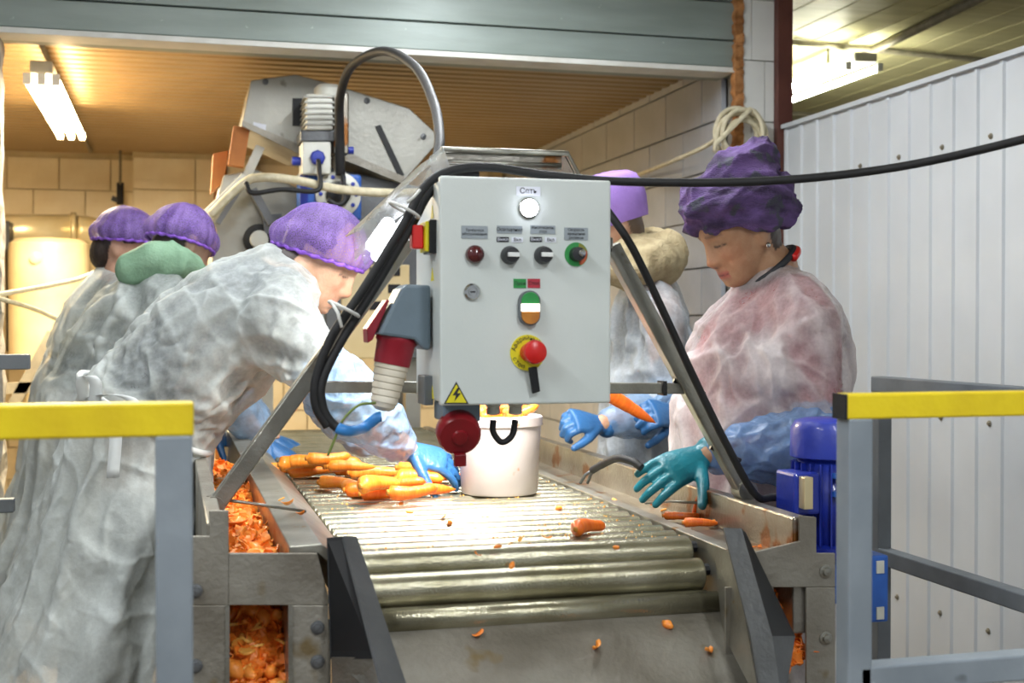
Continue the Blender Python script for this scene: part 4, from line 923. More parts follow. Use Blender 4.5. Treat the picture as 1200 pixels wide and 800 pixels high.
def head_mesh_pts():
    zz = np.array([h[0] for h in HP])[::-1]; cols = [np.array([h[i] for h in HP])[::-1] for i in (1, 2, 3)]
    n, k = 90, 84; rings = []; g = lambda a, s: math.exp(-(a / s) ** 2)
    for i in range(k):
        t = i / (k - 1); z = -.118 + .236 * (.5 - .5 * math.cos(PI * t))
        xf, xb, wd = [float(np.interp(z, zz, c)) for c in cols]; xc = (xf * .4 + xb * .6) if z > -.05 else (xf * .5 + xb * .5); ring = []
        for j in range(n):
            a = 2 * PI * j / n; ca, sa = math.cos(a), math.sin(a)
            e = .88; cx = math.copysign(abs(ca) ** e, ca); sy = math.copysign(abs(sa) ** e, sa)
            x = xc + (xf - xc if ca > 0 else xc - xb) * cx; y = wd * sy
            if ca > 0:
                fr_ = ca ** .5; ay = abs(y)
                # nose
                nz = 0
                if -.058 < z < .02:
                    if z > -.036: tt = (.02 - z) / .056; nz = .003 + .024 * tt ** 1.25
                    else: tt = (z + .058) / .022; nz = .027 * tt ** .6
                    nz *= g(y, .0085 + .006 * max(0, min(1, (.02 - z) / .056)))
                x += nz * fr_
                x += .007 * g(z + .04, .008) * (g(ay - .015, .007)) * fr_            # nostril wings
                x -= .011 * g(ay - .032, .018) * g(z - .004, .013) * fr_            # sockets
                x += .0065 * g(ay - .033, .0115) * g(z - .001, .008) * fr_          # lids
                x += .0045 * g(z - .024, .008) * g(ay - .028, .026) * fr_           # brow
                x += .006 * g(ay - .045, .018) * g(z + .03, .018) * fr_             # cheekbone
                x += (.0065 * g(z + .0665, .0048) + .0065 * g(z + .079, .0055) - .003 * g(z + .0725, .0022)) * g(y, .019) * fr_
                x -= .003 * g(z + .09, .006) * g(y, .02) * fr_
                x += .006 * g(z + .103, .011) * g(y, .018) * fr_
                x -= .003 * g(ay - .03, .008) * g(z + .062, .016) * fr_             # nasolabial fold
            ring.append(Vector((x, y, z)))
        rings.append(ring)
    return rings
HR = head_mesh_pts()
def add_head(mb, Hm):
    mb.loft([[Hm @ q for q in r] for r in HR])
    for s in (-1, 1):
        c = Hm @ Vector((-.012, s * .076, -.012)); A = (Hm.to_3x3() @ Vector((1, 0, 0)), Hm.to_3x3() @ Vector((.35 * 0, 1, 0)), Hm.to_3x3() @ Vector((-.2, 0, 1)).normalized())
        mb.ball(c, (.019, .010, .032), 12, 8, A)
        mb.ball(c + A[0] * .002 - A[2] * .026, (.009, .007, .011), 10, 6, A)
def lerp3(a, b, t): return a * (1 - t) + b * t
def paint(me, Hm, skin, lips, brow, hair=None, cloth=None, necktop=None):
    v = getv(me); inv = np.array(Hm.inverted()); L_ = v @ inv[:3, :3].T + inv[:3, 3]; x, y, z = L_[:, 0], L_[:, 1], L_[:, 2]; ay = np.abs(y)
    col = np.tile(np.array(skin, np.float32), (len(v), 1))
    def mixc(c, wt): nonlocal col; wt = np.clip(wt, 0, 1)[:, None]; col = col * (1 - wt) + np.array(c) * wt
    front = (x > .045) & (z > -.13)
    g = lambda a, s: np.exp(-(a / s) ** 2)
    rosy = np.array(skin) * np.array((1.02, .76, .72))
    mixc(rosy, .75 * g(ay - .042, .022) * g(z + .035, .024) * front); mixc(rosy, .7 * g(y, .014) * g(z + .038, .014) * front)
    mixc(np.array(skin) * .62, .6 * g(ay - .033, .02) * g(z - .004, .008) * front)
    mixc(lips, .95 * g(z + .0725, .0105) ** 1.0 * (ay < .026) * (x > .078) * front)
    mixc(np.array(lips) * .35, g(z + .0725, .002) * (ay < .024) * front)
    mixc(brow, .85 * g(z - .026 + ay * .05, .0045) * ((ay > .012) & (ay < .05)) * front)
    mixc((.03, .02, .018), .95 * g(z + .004 + ((ay - .033) ** 2) * -6, .0022) * (np.abs(ay - .033) < .015) * front)
    mixc((.05, .02, .018), .8 * g(z + .05, .003) * g(ay - .008, .004) * front)
    if hair is not None:
        m_ = (((x < .02 - .5 * (z < .0) * .05) & (z > .02)) | ((x < -.03) & (z > -.07))).astype(float) * (x > -.14) * (ay < .1); mixc(hair, m_)
    mixc((.03, .032, .038), (v[:, 2] < .98).astype(float))
    a = me.color_attributes.new('Col', 'FLOAT_COLOR', 'POINT'); out = np.ones((len(v), 4), np.float32); out[:, :3] = col; a.data.foreach_set('color', out.ravel())
def torso(mb, nodes, F, Y, n=48, grow=0, folds=None):
    """nodes: (px, py, front-back radius, half width); ring planes follow the spine"""
    F = Vector(F); F.z = 0; F.normalize(); side = Vector((0, 0, 1)).cross(F)
    P = [at(a, b, Y) for a, b, _, _ in nodes]; rings = []
    for i, (_, _, rd, rw) in enumerate(nodes):
        d = (P[min(i + 1, len(P) - 1)] - P[max(i - 1, 0)]).normalized(); fr_ = side.cross(d).normalized(); ring = []
        for j in range(n):
            t = 2 * PI * j / n; k = 1
            if folds: k = 1 + folds(i, t)
            ring.append(P[i] + fr_ * ((rd + grow) * k * math.cos(t)) + side * ((rw + grow) * k * math.sin(t)))
        rings.append(ring)
    mb.loft(rings); return P
def vn(P, seed=0):
    """smooth value noise, vectorised, about -1..1"""
    i = np.floor(P).astype(np.int64); f = P - i; f = f * f * (3 - 2 * f); out = np.zeros(len(P))
    for dx in (0, 1):
        for dy in (0, 1):
            for dz in (0, 1):
                h = ((i[:, 0] + dx) * 374761393 + (i[:, 1] + dy) * 668265263 + (i[:, 2] + dz) * 2147483647 + int(seed * 7919)) & 0xffffffff
                h = ((h ^ (h >> 13)) * 1274126177) & 0xffffffff; h = (h ^ (h >> 16)) & 0xffff
                out += (h / 32767.5 - 1) * (f[:, 0] if dx else 1 - f[:, 0]) * (f[:, 1] if dy else 1 - f[:, 1]) * (f[:, 2] if dz else 1 - f[:, 2])
    return out
def wrinkle(me, amp, sc_, seed, ridges=(), along=(0, 0, 1), k=8, spread=.55, over=None):
    """sharp creases that mostly run along one drape direction, plus named pulls"""
    v = getv(me).astype(float); nn = getn(me); rs = np.random.RandomState(int(seed * 10)); g = np.array(along, float); g /= np.linalg.norm(g)
    W = v + .05 * np.stack([vn(v * 5, seed + q) for q in (1, 2, 3)], 1) + .015 * np.stack([vn(v * 16, seed + q) for q in (4, 5, 6)], 1); d = np.zeros(len(v)); tot = np.zeros(len(v))
    for q in range(k):
        u = rs.normal(size=3); u -= g * (u @ g) * (1 - spread); u /= np.linalg.norm(u); fr_ = sc_ * rs.uniform(.6, 1.5)
        x = W @ u * fr_ + rs.uniform(); tri = 1 - 2 * np.abs(x - np.floor(x) - .5); mk = np.clip(vn(v * 4.5 + 3.3 * q, seed + 9 + q) * 1.6 + .25, 0, 1)
        d += amp * (sc_ / fr_) * (1 - tri) ** 4 * mk; tot += (1 - tri) ** 4 * mk
    d -= d.mean(); d += amp * .8 * vn(v * 6, seed + 40)
    for (p, q, wd, h) in ridges:
        p = np.array(p); q = np.array(q); u = q - p; L2 = (u @ u); t = np.clip(((W - p) @ u) / L2, 0, 1); c = p + t[:, None] * u
        e = np.exp(-np.abs(np.linalg.norm((W - c) * np.array((1, .12, 1)), axis=1) / wd) ** 1.3) * np.sin(PI * np.clip(t, .03, .97)) ** .5; d += h * e; tot += 1.2 * e
    fo = np.clip(tot * .55 + .22 * vn(v * 9, seed + 50) + .1, 0, 1).astype(np.float32)
    if over is not None:   # cloth lying on the layer below shows it through
        bt = BVHTree.FromPolygons([x.co for x in over.vertices], [tuple(p.vertices) for p in over.polygons])
        ds_ = np.array([(bt.find_nearest(Vector(p), .12)[3] or .12) for p in v]); fo = np.clip((ds_ - .008) / .028, 0, 1) * .75 + .45 * fo - .08; fo = np.clip(fo, 0, 1).astype(np.float32)
    setv(me, v + nn * d[:, None]); a = me.attributes.get('fold') or me.attributes.new('fold', 'FLOAT', 'POINT'); a.data.foreach_set('value', fo)
def drape(me, frames=10, grow=.14, pin=.3, gravity=.3, bend=.8, levels=1, collider=None, pins=None):
    """cloth relaxes: film buckles around its shape; gowns hang from neck, waist tie and cuffs over the body"""
    o = bpy.data.objects.new('tmp', me); C.objects.link(o)
    vg = o.vertex_groups.new(name='pin')
    if pins is None: vg.add(list(range(len(me.vertices))), pin, 'REPLACE')
    else:
        v = getv(me); w_ = np.full(len(v), pin)
        for p, r, k in pins: dd = np.linalg.norm(v - np.array(p), axis=1); w_ = np.maximum(w_, k * np.clip((r - dd) / (r * .3), 0, 1))
        for i, q in enumerate(w_): vg.add([i], float(q), 'REPLACE')
    md = o.modifiers.new('c', 'CLOTH'); st = md.settings
    st.quality = 4 if collider else 3; st.mass = .15; st.tension_stiffness = 30; st.compression_stiffness = 30; st.shear_stiffness = 8; st.bending_stiffness = bend
    st.tension_damping = 5; st.compression_damping = 5; st.bending_damping = .5; st.air_damping = 2
    st.vertex_group_mass = 'pin'; st.pin_stiffness = 1.0; st.shrink_min = -grow; st.shrink_max = -grow
    st.effector_weights.gravity = gravity
    md.collision_settings.use_collision = bool(collider); md.collision_settings.distance_min = .004; md.collision_settings.collision_quality = 2
    if collider:
        co_ = bpy.data.objects.new('tmpc', collider); C.objects.link(co_); co_.modifiers.new('k', 'COLLISION'); co_.collision.thickness_outer = .004; co_.collision.cloth_friction = 12
    if levels: sb = o.modifiers.new('s', 'SUBSURF'); sb.levels = levels; sb.render_levels = levels
    md.point_cache.frame_start = 1; md.point_cache.frame_end = frames
    for f_ in range(1, frames + 1): sc.frame_set(f_)
    dg = bpy.context.evaluated_depsgraph_get(); res = bpy.data.meshes.new_from_object(o.evaluated_get(dg))
    bpy.data.objects.remove(o)
    if collider: bpy.data.objects.remove(co_)
    sc.frame_set(1)
    return res
def open_hem(me):
    bm = bmesh.new(); bm.from_mesh(me); zm = min(v.co.z for v in bm.verts)
    bmesh.ops.delete(bm, geom=[f for f in bm.faces if f.normal.z < -.75 and f.calc_center_median().z < zm + .05], context='FACES'); bm.to_mesh(me); bm.free(); me.update()
def hand(name, wrist, tip, n, thumb, m, parent, curl=(.25, .3, .32, .3), splay=(.12, .02, -.09, -.24), tcurl=.3, s_=1.0, tdir=(.55, .8, -.25), cuff=None, vox=.0028):
    wrist = Vector(wrist); f = (Vector(tip) - wrist).normalized(); n = Vector(n); n = (n - f * n.dot(f)).normalized(); s = f.cross(n) * thumb
    mb = MB(); ring = []
    for t, a, b in ((-.03, .029, .022), (0, .028, .02), (.03, .036, .018), (.06, .042, .0165), (.088, .042, .014), (.096, .037, .010)):
        ring.append([wrist + f * t * s_ + s * (a * s_ * math.cos(u)) + n * (b * s_ * math.sin(u)) for u in [2 * PI * i / 20 for i in range(20)]])
    mb.loft(ring)
    if cuff: mb.chain([(wrist - f * .01, .026 * s_), (wrist - f * cuff, .034 * s_)])
    for k in range(4):
        o = (.031, .0105, -.0105, -.03)[k]; L_ = (.072, .08, .074, .058)[k] * s_
        p = wrist + f * (.086 - (.006 if k in (0, 3) else 0)) * s_ + s * o * s_
        ang = splay[k]; d = (f * math.cos(ang) + s * math.sin(ang)).normalized(); nodes = [(p - d * .02, .0105 * s_), (p, .0105 * s_)]; c = curl[k]; dn = n.copy()
        for q, r in ((.42, .0098), (.32, .009), (.26, .0078)):
            ax_ = d.cross(dn).normalized(); rot = Matrix.Rotation(-c, 3, ax_); d = (rot @ d).normalized(); dn = (rot @ dn).normalized(); p = p + d * L_ * q; nodes.append((p, r * s_)); c *= 1.15
        mb.chain(nodes, 10)
    p = wrist + f * .022 * s_ + s * .022 * s_; d = (f * tdir[0] + s * tdir[1] + n * tdir[2]).normalized(); nodes = [(p, .0165 * s_)]
    for q, r in ((.042, .0135), (.032, .0115), (.026, .0095)):
        p = p + d * q * s_; nodes.append((p, r * s_)); d = (d + f * tcurl * .6 - n * tcurl * .3).normalized()
    mb.chain(nodes, 10)
    me = solid(mb, vox, 3, .5); return link(name, me, m, parent, True)
def dome(Hm, c, rx, ry, h, tilt, pleats, seed, bulge=.1, flat=1.0, n=120, k=26, pamp=.02):
    """bouffant cap: gathered edge, bulging sides, closed crown"""
    T = Matrix.Translation(c) @ Matrix.Rotation(math.radians(tilt), 4, 'Y'); rings = []
    for i in range(k + 1):
        t = i / k; a = t * PI / 2
        pr = (math.cos(a) ** flat) if t < 1 else .01; zz = h * math.sin(a); pr = max(pr, .01)
        pr *= 1 + bulge * math.sin(min(1, t / .35) * PI) * (t < .35) + bulge * .3
        ring = []
        for j in range(n):
            u = 2 * PI * j / n
            q = 1 + pamp * math.sin(pleats * u + 1.5 * math.sin(3 * u + seed)) * (1 - t) ** .7 + .045 * noise.noise(Vector((math.cos(u) * 2, math.sin(u) * 2, t * 3 + seed)))
            ring.append(Hm @ (T @ Vector((rx * pr * q * math.cos(u), ry * pr * q * math.sin(u), zz * (1 + .06 * noise.noise(Vector((math.cos(u) * 1.5, math.sin(u) * 1.5, seed))))))))
        rings.append(ring)
    mb = MB(); mb.loft(rings); band = []
    for j in range(n):
        u = 2 * PI * j / n; q = 1.0 + .012 * math.sin(44 * u); band.append(Hm @ (T @ Vector((rx * q * math.cos(u), ry * q * math.sin(u), -.002 + .002 * math.sin(22 * u)))))
    return mb, band
def person(name_, label, Y, F, base, head, gown, shirt, arms, gownmat, shirtmat, skincol, lips, brow, hair, vox=.006, gvox=.011, amp=.012, gsc=7, seed=1, ridges=(), foldamp=.0, foldk=9, shirtgrow=-.03, sleevemat='sleeve_film', neck=(0, 0), ringidx=4, along=(0, 0, 1), waist=4):
    t = thing('person', base, label, 'person'); Hm = head_frame(*head)
    # body: one continuous skin from head to feet
    mb = MB(); add_head(mb, Hm)
    P = torso(mb, [(a, b, max(.05, c * .62), max(.052, d * .68)) for a, b, c, d in gown[ringidx:]], F, Y, 24)
    nb = at(neck[0], neck[1], Y); hc_ = Hm.translation; mb.chain([(nb, .066), (nb.lerp(hc_, .5), .059), (Hm @ Vector((-.035, 0, -.03)), .06)])
    FF = Vector(F); FF.z = 0; FF.normalize(); sd = Vector((0, 0, 1)).cross(FF); hip = P[0]
    for s in (-1, 1):
        h_ = Vector((hip.x, hip.y, min(hip.z, .92))) + sd * s * .09; kn_ = Vector((base[0], base[1], .48)) + sd * s * .11 + FF * .03; an = Vector((base[0], base[1], .09)) + sd * s * .11
        mb.chain([(hip, .1), (h_, .095), (kn_, .058), (an, .042)]); mb.chain([(an - Vector((0, 0, .045)) - FF * .03, .042), (an - Vector((0, 0, .045)) + FF * .15, .036)])
    for sh, el, wr_, _ in arms: mb.chain([(sh.lerp(P[-2], .4), .06), (sh, .058), (el, .042), (wr_, .027)])
    me = solid(mb, vox, 2, .4); paint(me, Hm, skincol, lips, brow, hair); link('body', me, 'skin', t, True)
    # under-layer
    mb = MB(); torso(mb, gown[shirt:-1], F, Y, 32, shirtgrow)
    for sh, el, wr_, r in arms: mb.chain([(sh.lerp(P[-2], .35), r[0] + shirtgrow * .6), (sh, r[0] + shirtgrow * .7), (el, r[1] + shirtgrow * .5), (el.lerp(wr_, .8), r[2])])
    me = solid(mb, .014, 3); link('shirt', me, shirtmat, t, True); shirt_me = me
    # gown
    rs = random.Random(seed); ph = [rs.uniform(0, 6) for _ in range(4)]
    ng = len(gown)
    def fd(i, a):
        if not foldamp: return 0
        low = max(0, 1 - i / (ringidx + 1.0))
        return foldamp * low * (1 - 2 * abs(math.sin(foldk * a / 2 + ph[0])) ** .7 + .7 * (1 - 2 * abs(math.sin((foldk + 4) * a / 2 + ph[1] + i * .12)) ** .7) + .5 * math.sin(3 * a + ph[2] + i * .1))
    mb = MB(); torso(mb, gown, F, Y, 96, 0, fd)
    for sh, el, wr_, r in arms: mb.chain([(sh.lerp(P[-2], .35), r[0] * 1.02), (sh, r[0]), (sh.lerp(el, .5), (r[0] + r[1]) / 2 * 1.03), (el, r[1]), (el.lerp(wr_, .45), r[1] * .9)])
    me = solid(mb, .016, 3); open_hem(me); wrinkle(me, amp * .6, gsc, seed, (), along)
    wn = gown[waist]; pn = [(at(neck[0], neck[1], Y), .11, 1)] + [(q, r[1] * 1.7, .9) for (_, el, wr_, r) in arms for q in (el.lerp(wr_, .4),)]
    wp_ = at(wn[0], wn[1], Y); d_ = (at(*gown[waist + 1][:2], Y) - at(*gown[waist - 1][:2], Y)).normalized(); f_ = sd.cross(d_)
    for i in range(28): pn.append((wp_ + f_ * ((wn[2]) * math.cos(i * PI / 14)) + sd * ((wn[3]) * math.sin(i * PI / 14)), .035, .95))
    me = drape(me, 16, .05, 0.0, 1.0, .4, 2 if vox < .006 else 1, shirt_me, pn); wrinkle(me, .006, 9, seed + 2, ridges, along, 9, .5, shirt_me); link('gown', me, gownmat, t, True)
    # plastic over-sleeves
    for i, (sh, el, wr_, r) in enumerate(arms):
        d = (wr_ - el).normalized(); mb = MB(); mb.chain([(sh.lerp(el, .82), r[1] * 1.06), (el, r[1] * 1.2), (el.lerp(wr_, .3), r[1] * 1.2), (el.lerp(wr_, .65), r[1] * .98), (el.lerp(wr_, .86), r[1] * .72), (el.lerp(wr_, .93), r[2] + .004)])
        me = solid(mb, .012, 2); wrinkle(me, .005, 12, seed + i + .4, (), tuple(d), 8, .9); me = drape(me) if vox < .006 else me; link('over_sleeve', me, sleevemat, t, True)
    return t, Hm
def cap_band(band, t, m='cap_band', r=.0055): MB().tube(band, r, 6, True).build('cap_band', m, t, True)

# --- woman with the purple headscarf, right side of the table
Y = 2.75; F = (-1, -.06, 0)
arm_n = (at(948, 380, 2.58), at(960, 522, 2.52), at(826, 534, 2.53), (.085, .066, .03))
arm_f = (at(885, 378, 2.92), at(848, 490, 2.98), at(815, 545, 2.80), (.08, .06, .03))
bs = at(893, 600, Y); bs.z = 0
gw = [(893, 840, .2, .235), (893, 740, .2, .23), (892, 640, .195, .22), (890, 560, .19, .21), (888, 490, .195, .205), (893, 430, .185, .2), (899, 388, .155, .185), (904, 360, .125, .15), (904, 341, .095, .11), (902, 328, .08, .085), (900, 316, .074, .077), (898, 306, .07, .072)]
rd = [(at(925, 355, 2.5), at(935, 480, 2.44), .007, .012), (at(880, 350, 2.55), at(930, 372, 2.48), .006, .010), (at(845, 400, 2.6), at(870, 470, 2.55), .009, .010), (at(900, 405, 2.48), at(985, 440, 2.47), .007, .010), (at(800, 430, 2.7), at(850, 380, 2.6), .008, .008), (at(940, 420, 2.45), at(985, 480, 2.44), .007, .009)]
t, Hm = person('person', 'woman in purple patterned headscarf and sheer white gown over red, teal glove', Y, F, bs, (at(866, 270, Y), (-1, -.10, 0), 27, 0), gw, 2, [arm_n, arm_f], 'gown_thin', 'shirt_red',
               (.43, .245, .14), (.40, .08, .08), (.16, .09, .06), (.06, .04, .03), .005, .008, .007, 7, 3, rd, .015, 8, -.02, 'sleeve_film', (903, 318), 3)
# collar
nb = at(903, 318, Y); nd = (Hm @ Vector((-.035, 0, -.03)) - nb).normalized(); nd = (nd + Vector((-.35, 0, 0))).normalized(); e1 = Vector((0, 1, 0)); e1 = (e1 - nd * e1.dot(nd)).normalized(); e2 = nd.cross(e1); nc = nb + nd * .012
MB().tube([nc + e1 * (.072 * math.cos(u)) + e2 * (.074 * math.sin(u)) for u in [2 * PI * i / 40 for i in range(40)]], .008, 10, True).build('collar', 'ink', t, True)
MB().tube([nc - nd * .008 + e1 * (.077 * math.cos(u)) + e2 * (.079 * math.sin(u)) for u in np.linspace(3.6, 5.2, 16)], .009, 10).build('collar_trim', 'estop_red', t, True)
# gloves
gl = hand('glove', arm_n[2] + Vector((-.01, 0, -.002)), at(742, 572, 2.47), (-.25, -.75, .6), -1, 'glove_teal', t, (.22, .25, .25, .22), (.1, .02, -.05, -.14), .25, 1.06, (.55, .8, .1), .03)
hand('glove', arm_f[2], at(775, 572, 2.70), (-.2, -.1, .9), 1, 'glove_teal', t, (.5, .55, .6, .6), cuff=.03)
# headscarf: wrapped rolls and a gathered top
A = Hm
def roll(zf, zb, rx, ry, r, cx=-.012, ph=0, zl=0):
    pts = []
    for i in range(72):
        u = 2 * PI * i / 72; k = 1 + .05 * math.sin(3 * u + ph)
        pts.append(A @ Vector((cx + rx * k * math.cos(u), ry * k * math.sin(u), (zf + zb) / 2 + (zf - zb) / 2 * math.cos(u) + zl * math.sin(u + ph))))
    return pts
sf = MB()
sf.tube(roll(.058, -.03, .098, .088, 0), [.019 + .004 * math.sin(i * .5) for i in range(72)], 10, True)
sf.tube(roll(.085, .0, .104, .094, 0, -.018, 1, .012), [.026 + .006 * math.sin(i * .26) for i in range(72)], 10, True)
sf.tube(roll(.112, .03, .098, .088, 0, -.03, 2.2, .014), [.026 + .006 * math.sin(i * .3 + 2) for i in range(72)], 10, True)
sf.tube(roll(.068, -.012, .104, .09, 0, -.02, 4, .014), [.022 + .005 * math.sin(i * .4) for i in range(72)], 10, True)
sf.ball(A @ Vector((-.125, .0, .01)), .042); sf.ball(A @ Vector((-.12, .03, .045)), .04); sf.ball(A @ Vector((-.13, -.01, -.02)), .028)
rings = []
q0 = A @ Vector((-.02, 0, .06)); q1 = at(866, 168, Y); tipd = Vector((.25, 0, 1)).normalized()
for i, (px, py, rx, ry) in enumerate(((868, 250, .105, .095), (866, 228, .108, .097), (864, 208, .092, .088), (866, 190, .075, .074), (870, 178, .062, .056), (878, 170, .05, .04), (886, 165, .036, .028))):
    c = at(px, py, Y); rings.append([c + Vector((rx * math.cos(u) * (1 + .06 * math.sin(5 * u + i)), ry * math.sin(u), .045 * (i / 6) * math.cos(u) * .4)) for u in [2 * PI * k / 40 for k in range(40)]])
sf.loft(rings); sf.chain([(at(895, 178, Y - .02), .022), (at(903, 172, Y), .016), (at(905, 190, Y), .02)])
me = solid(sf, .006, 2); wrinkle(me, .011, 12, 9, (), (.9, .3, .35), 9, .3); link('headscarf', me, 'turban', t, True)
MB().ball(A @ Vector((-.004, .088, -.045)), (.006, .004, .006), 8, 6).build('earring', 'chrome', t, True)
# peeler held by the teal glove
pk = thing('peeler', at(745, 545, 2.55), 'black-handled peeler held by the teal glove above the trough', 'peeler')
MB().tube(spl([at(752, 548, 2.5), at(740, 540, 2.52), at(722, 537, 2.56), at(704, 545, 2.62), at(694, 551, 2.65)], 8), [.0085] * 25 + [.008] * 8, 10).build('handle', 'black_rubber', pk, True)
for dz in (0, 6): MB().tube([at(696, 550, 2.65), at(686 + dz, 556, 2.67), at(680 + dz * 1.4, 566, 2.68)], .0035, 8).build('blade', 'dark_steel', pk, True)

# --- worker in lilac hat and beige hood, right side, behind the cabinet
Y = 3.62; F = (-1, .1, 0)
an2 = (at(778, 372, 3.45), at(784, 478, 3.40), at(704, 497, 3.3), (.075, .062, .03)); af2 = (at(750, 365, 3.8), at(815, 470, 3.62), at(790, 486, 3.26), (.072, .055, .03))
bs = at(765, 600, Y); bs.z = 0
gw = [(762, 760, .17, .22), (762, 690, .17, .215), (762, 600, .165, .2), (762, 520, .16, .2), (760, 450, .15, .195), (762, 400, .135, .19), (763, 365, .12, .175), (762, 340, .1, .13), (758, 322, .075, .08), (752, 312, .06, .062)]
rd = [(at(745, 350, 3.45), at(795, 400, 3.42), .01, .012), (at(730, 370, 3.5), at(770, 440, 3.45), .011, .012), (at(760, 330, 3.5), at(800, 370, 3.45), .009, .01)]
t, Hm = person('person', 'worker in plain lilac hat and beige hood behind the cabinet, gripping a carrot', Y, F, bs, (at(716, 262, Y), (-1, .12, 0), 22, 0), gw, 2, [an2, af2], 'gown_cool', 'shirt_dark',
               (.55, .33, .22), (.45, .15, .13), (.2, .13, .08), (.12, .08, .05), .009, .010, .008, 8, 5, rd, .015, 8, -.03, 'sleeve_film_pale', (745, 318), 3)
mb = MB(); T = Matrix.Translation((-.012, 0, -.008)) @ Matrix.Rotation(math.radians(-4), 4, 'Y'); rings = []
for z, k in ((0, .98), (.02, 1.03), (.06, 1.1), (.1, 1.1), (.128, 1.0), (.145, .82), (.152, .5), (.154, .1)):
    rings.append([Hm @ (T @ Vector((.105 * k * math.cos(u), .09 * k * math.sin(u), z + .006 * math.sin(2 * u) * (k < .9)))) for u in [2 * PI * i / 48 for i in range(48)]])
mb.loft(rings).build('hat', 'cap_lilac', t, 'auto')
mb = MB(); mb.ball(at(752, 308, 3.58), (.135, .13, .085)); mb.ball(at(772, 296, 3.64), (.085, .12, .07)); mb.ball(at(738, 318, 3.52), (.1, .08, .05))
me = solid(mb, .01, 5); wrinkle(me, .010, 9, 4); link('hood', me, 'fleece_beige', t, True)
hand('glove', an2[2] + Vector((-.005, 0, 0)), at(650, 488, 3.24), (-.1, -.7, .7), -1, 'glove_blue', t, (.8, .85, .9, .9), (.05, 0, -.04, -.08), .6, 1.0, (.7, .6, -.3), .03, .0035)
hand('glove', af2[2], at(730, 480, 3.14), (.1, -.8, .55), -1, 'glove_blue', t, (.75, .8, .85, .9), (.05, 0, -.04, -.08), .6, 1.05, (.6, .5, -.5), .03, .0035)
ca, cb_ = at(704, 458, 3.07), at(768, 494, 3.09); cd = cb_ - ca
o = carrot((ca + cb_) / 2, math.radians(90), 5, 'long orange carrot gripped in the blue glove beside the cabinet', None, 0, False, 1.15)
o.rotation_mode = 'QUATERNION'; o.rotation_quaternion = cd.to_track_quat('Z', 'Y')

# --- worker bending over the left rail
Y = 3.08; F = (1, -.16, 0)
an3 = (at(330, 372, 2.92), at(392, 452, 2.88), at(478, 528, 2.98), (.094, .068, .032)); af3 = (at(335, 352, 3.26), at(392, 468, 3.34), at(436, 520, 3.36), (.085, .062, .032))
bs = at(118, 600, Y); bs.z = 0
gw = [(104, 800, .25, .28), (112, 735, .235, .265), (124, 660, .215, .245), (140, 585, .20, .225), (156, 525, .18, .205), (176, 480, .165, .19), (214, 438, .172, .2), (252, 396, .165, .2), (288, 354, .145, .185), (314, 326, .11, .13), (330, 310, .07, .075), (338, 302, .058, .06)]
rd = [(at(200, 455, 2.88), at(280, 300, 2.95), .009, .014), (at(215, 460, 2.85), at(330, 330, 2.86), .01, .012), (at(240, 465, 2.85), at(370, 440, 2.82), .012, .016), (at(300, 305, 2.98), at(380, 345, 2.92), .01, .014), (at(280, 345, 2.85), at(400, 375, 2.85), .007, .009),
      (at(330, 465, 2.8), at(410, 385, 2.82), .008, .012), (at(120, 440, 2.95), at(190, 370, 2.95), .01, .010), (at(270, 480, 2.82), at(340, 420, 2.8), .01, .012)]
t, Hm = person('person', 'worker in purple net cap and white gown bending over the left table rail, face showing', Y, F, bs, (at(374, 303, 3.1), (1, -.30, 0), 32, 0), gw, 5, [an3, af3], 'gown', 'shirt_pattern',
               (.60, .38, .26), (.5, .2, .17), (.22, .14, .1), (.05, .035, .03), .005, .009, .009, 6, 11, rd, .07, 7, -.03, 'sleeve_film_pale', (342, 316), 5, (.45, 0, 1), 5)
mb, band = dome(Hm, Vector((-.006, 0, .004)), .113, .096, .126, -14, 22, 2, .1, .8, pamp=.035); mb.build('net_cap', 'cap_net', t, True); cap_band(band, t)
mb = MB(); mb.ball(Hm @ Vector((-.016, 0, .04)), (.092, .08, .08), 24, 14, tuple(Hm.to_3x3() @ Vector(q) for q in ((1, 0, 0), (0, 1, 0), (0, 0, 1)))); mb.build('hair', 'hair', t, True)
MB().ball(Hm @ Vector((-.008, -.085, -.055)), (.006, .005, .01), 10, 8).build('earring', 'green_plastic', t, True)
hand('glove', an3[2], at(552, 550, 2.97), (.1, -.6, .8), 1, 'glove_blue', t, (.3, .35, .4, .45), cuff=.04, vox=.0035)
hand('glove', af3[2], at(490, 538, 3.36), (.1, -.3, .9), -1, 'glove_blue', t, (.4, .45, .5, .5), cuff=.04, vox=.0035)
# waist tie
mb = MB(); Fv = Vector(F).normalized(); sdv = Vector((0, 0, 1)).cross(Fv); pw_ = at(172, 484, Y); dv = (at(214, 438, Y) - at(156, 525, Y)).normalized(); fv = sdv.cross(dv)
tie = mb.tube([pw_ + fv * (.172 * math.cos(u)) + sdv * (.198 * math.sin(u)) for u in [2 * PI * i / 60 for i in range(60)]], .008, 8, True).build('waist_tie', 'gown_tie', t, True)
for pts in ([at(100, 470, 2.9), at(96, 448, 2.88), at(103, 440, 2.87), at(112, 450, 2.87), at(110, 478, 2.88)], [at(108, 466, 2.9), at(120, 474, 2.87), at(135, 500, 2.86), at(132, 560, 2.85)], [at(108, 466, 2.9), at(128, 462, 2.86), at(150, 466, 2.86), at(158, 474, 2.86)]):
    rows = []; S = spl(pts, 6)
    for i, q in enumerate(S): rows.append([q + Vector((-.013, 0, 0)), q + Vector((.013, .004, 0)), q + Vector((.013, .006, 0)), q + Vector((-.013, .002, 0))])
    MB().loft(rows).build('tie_loop', 'gown_tie', tie, True)

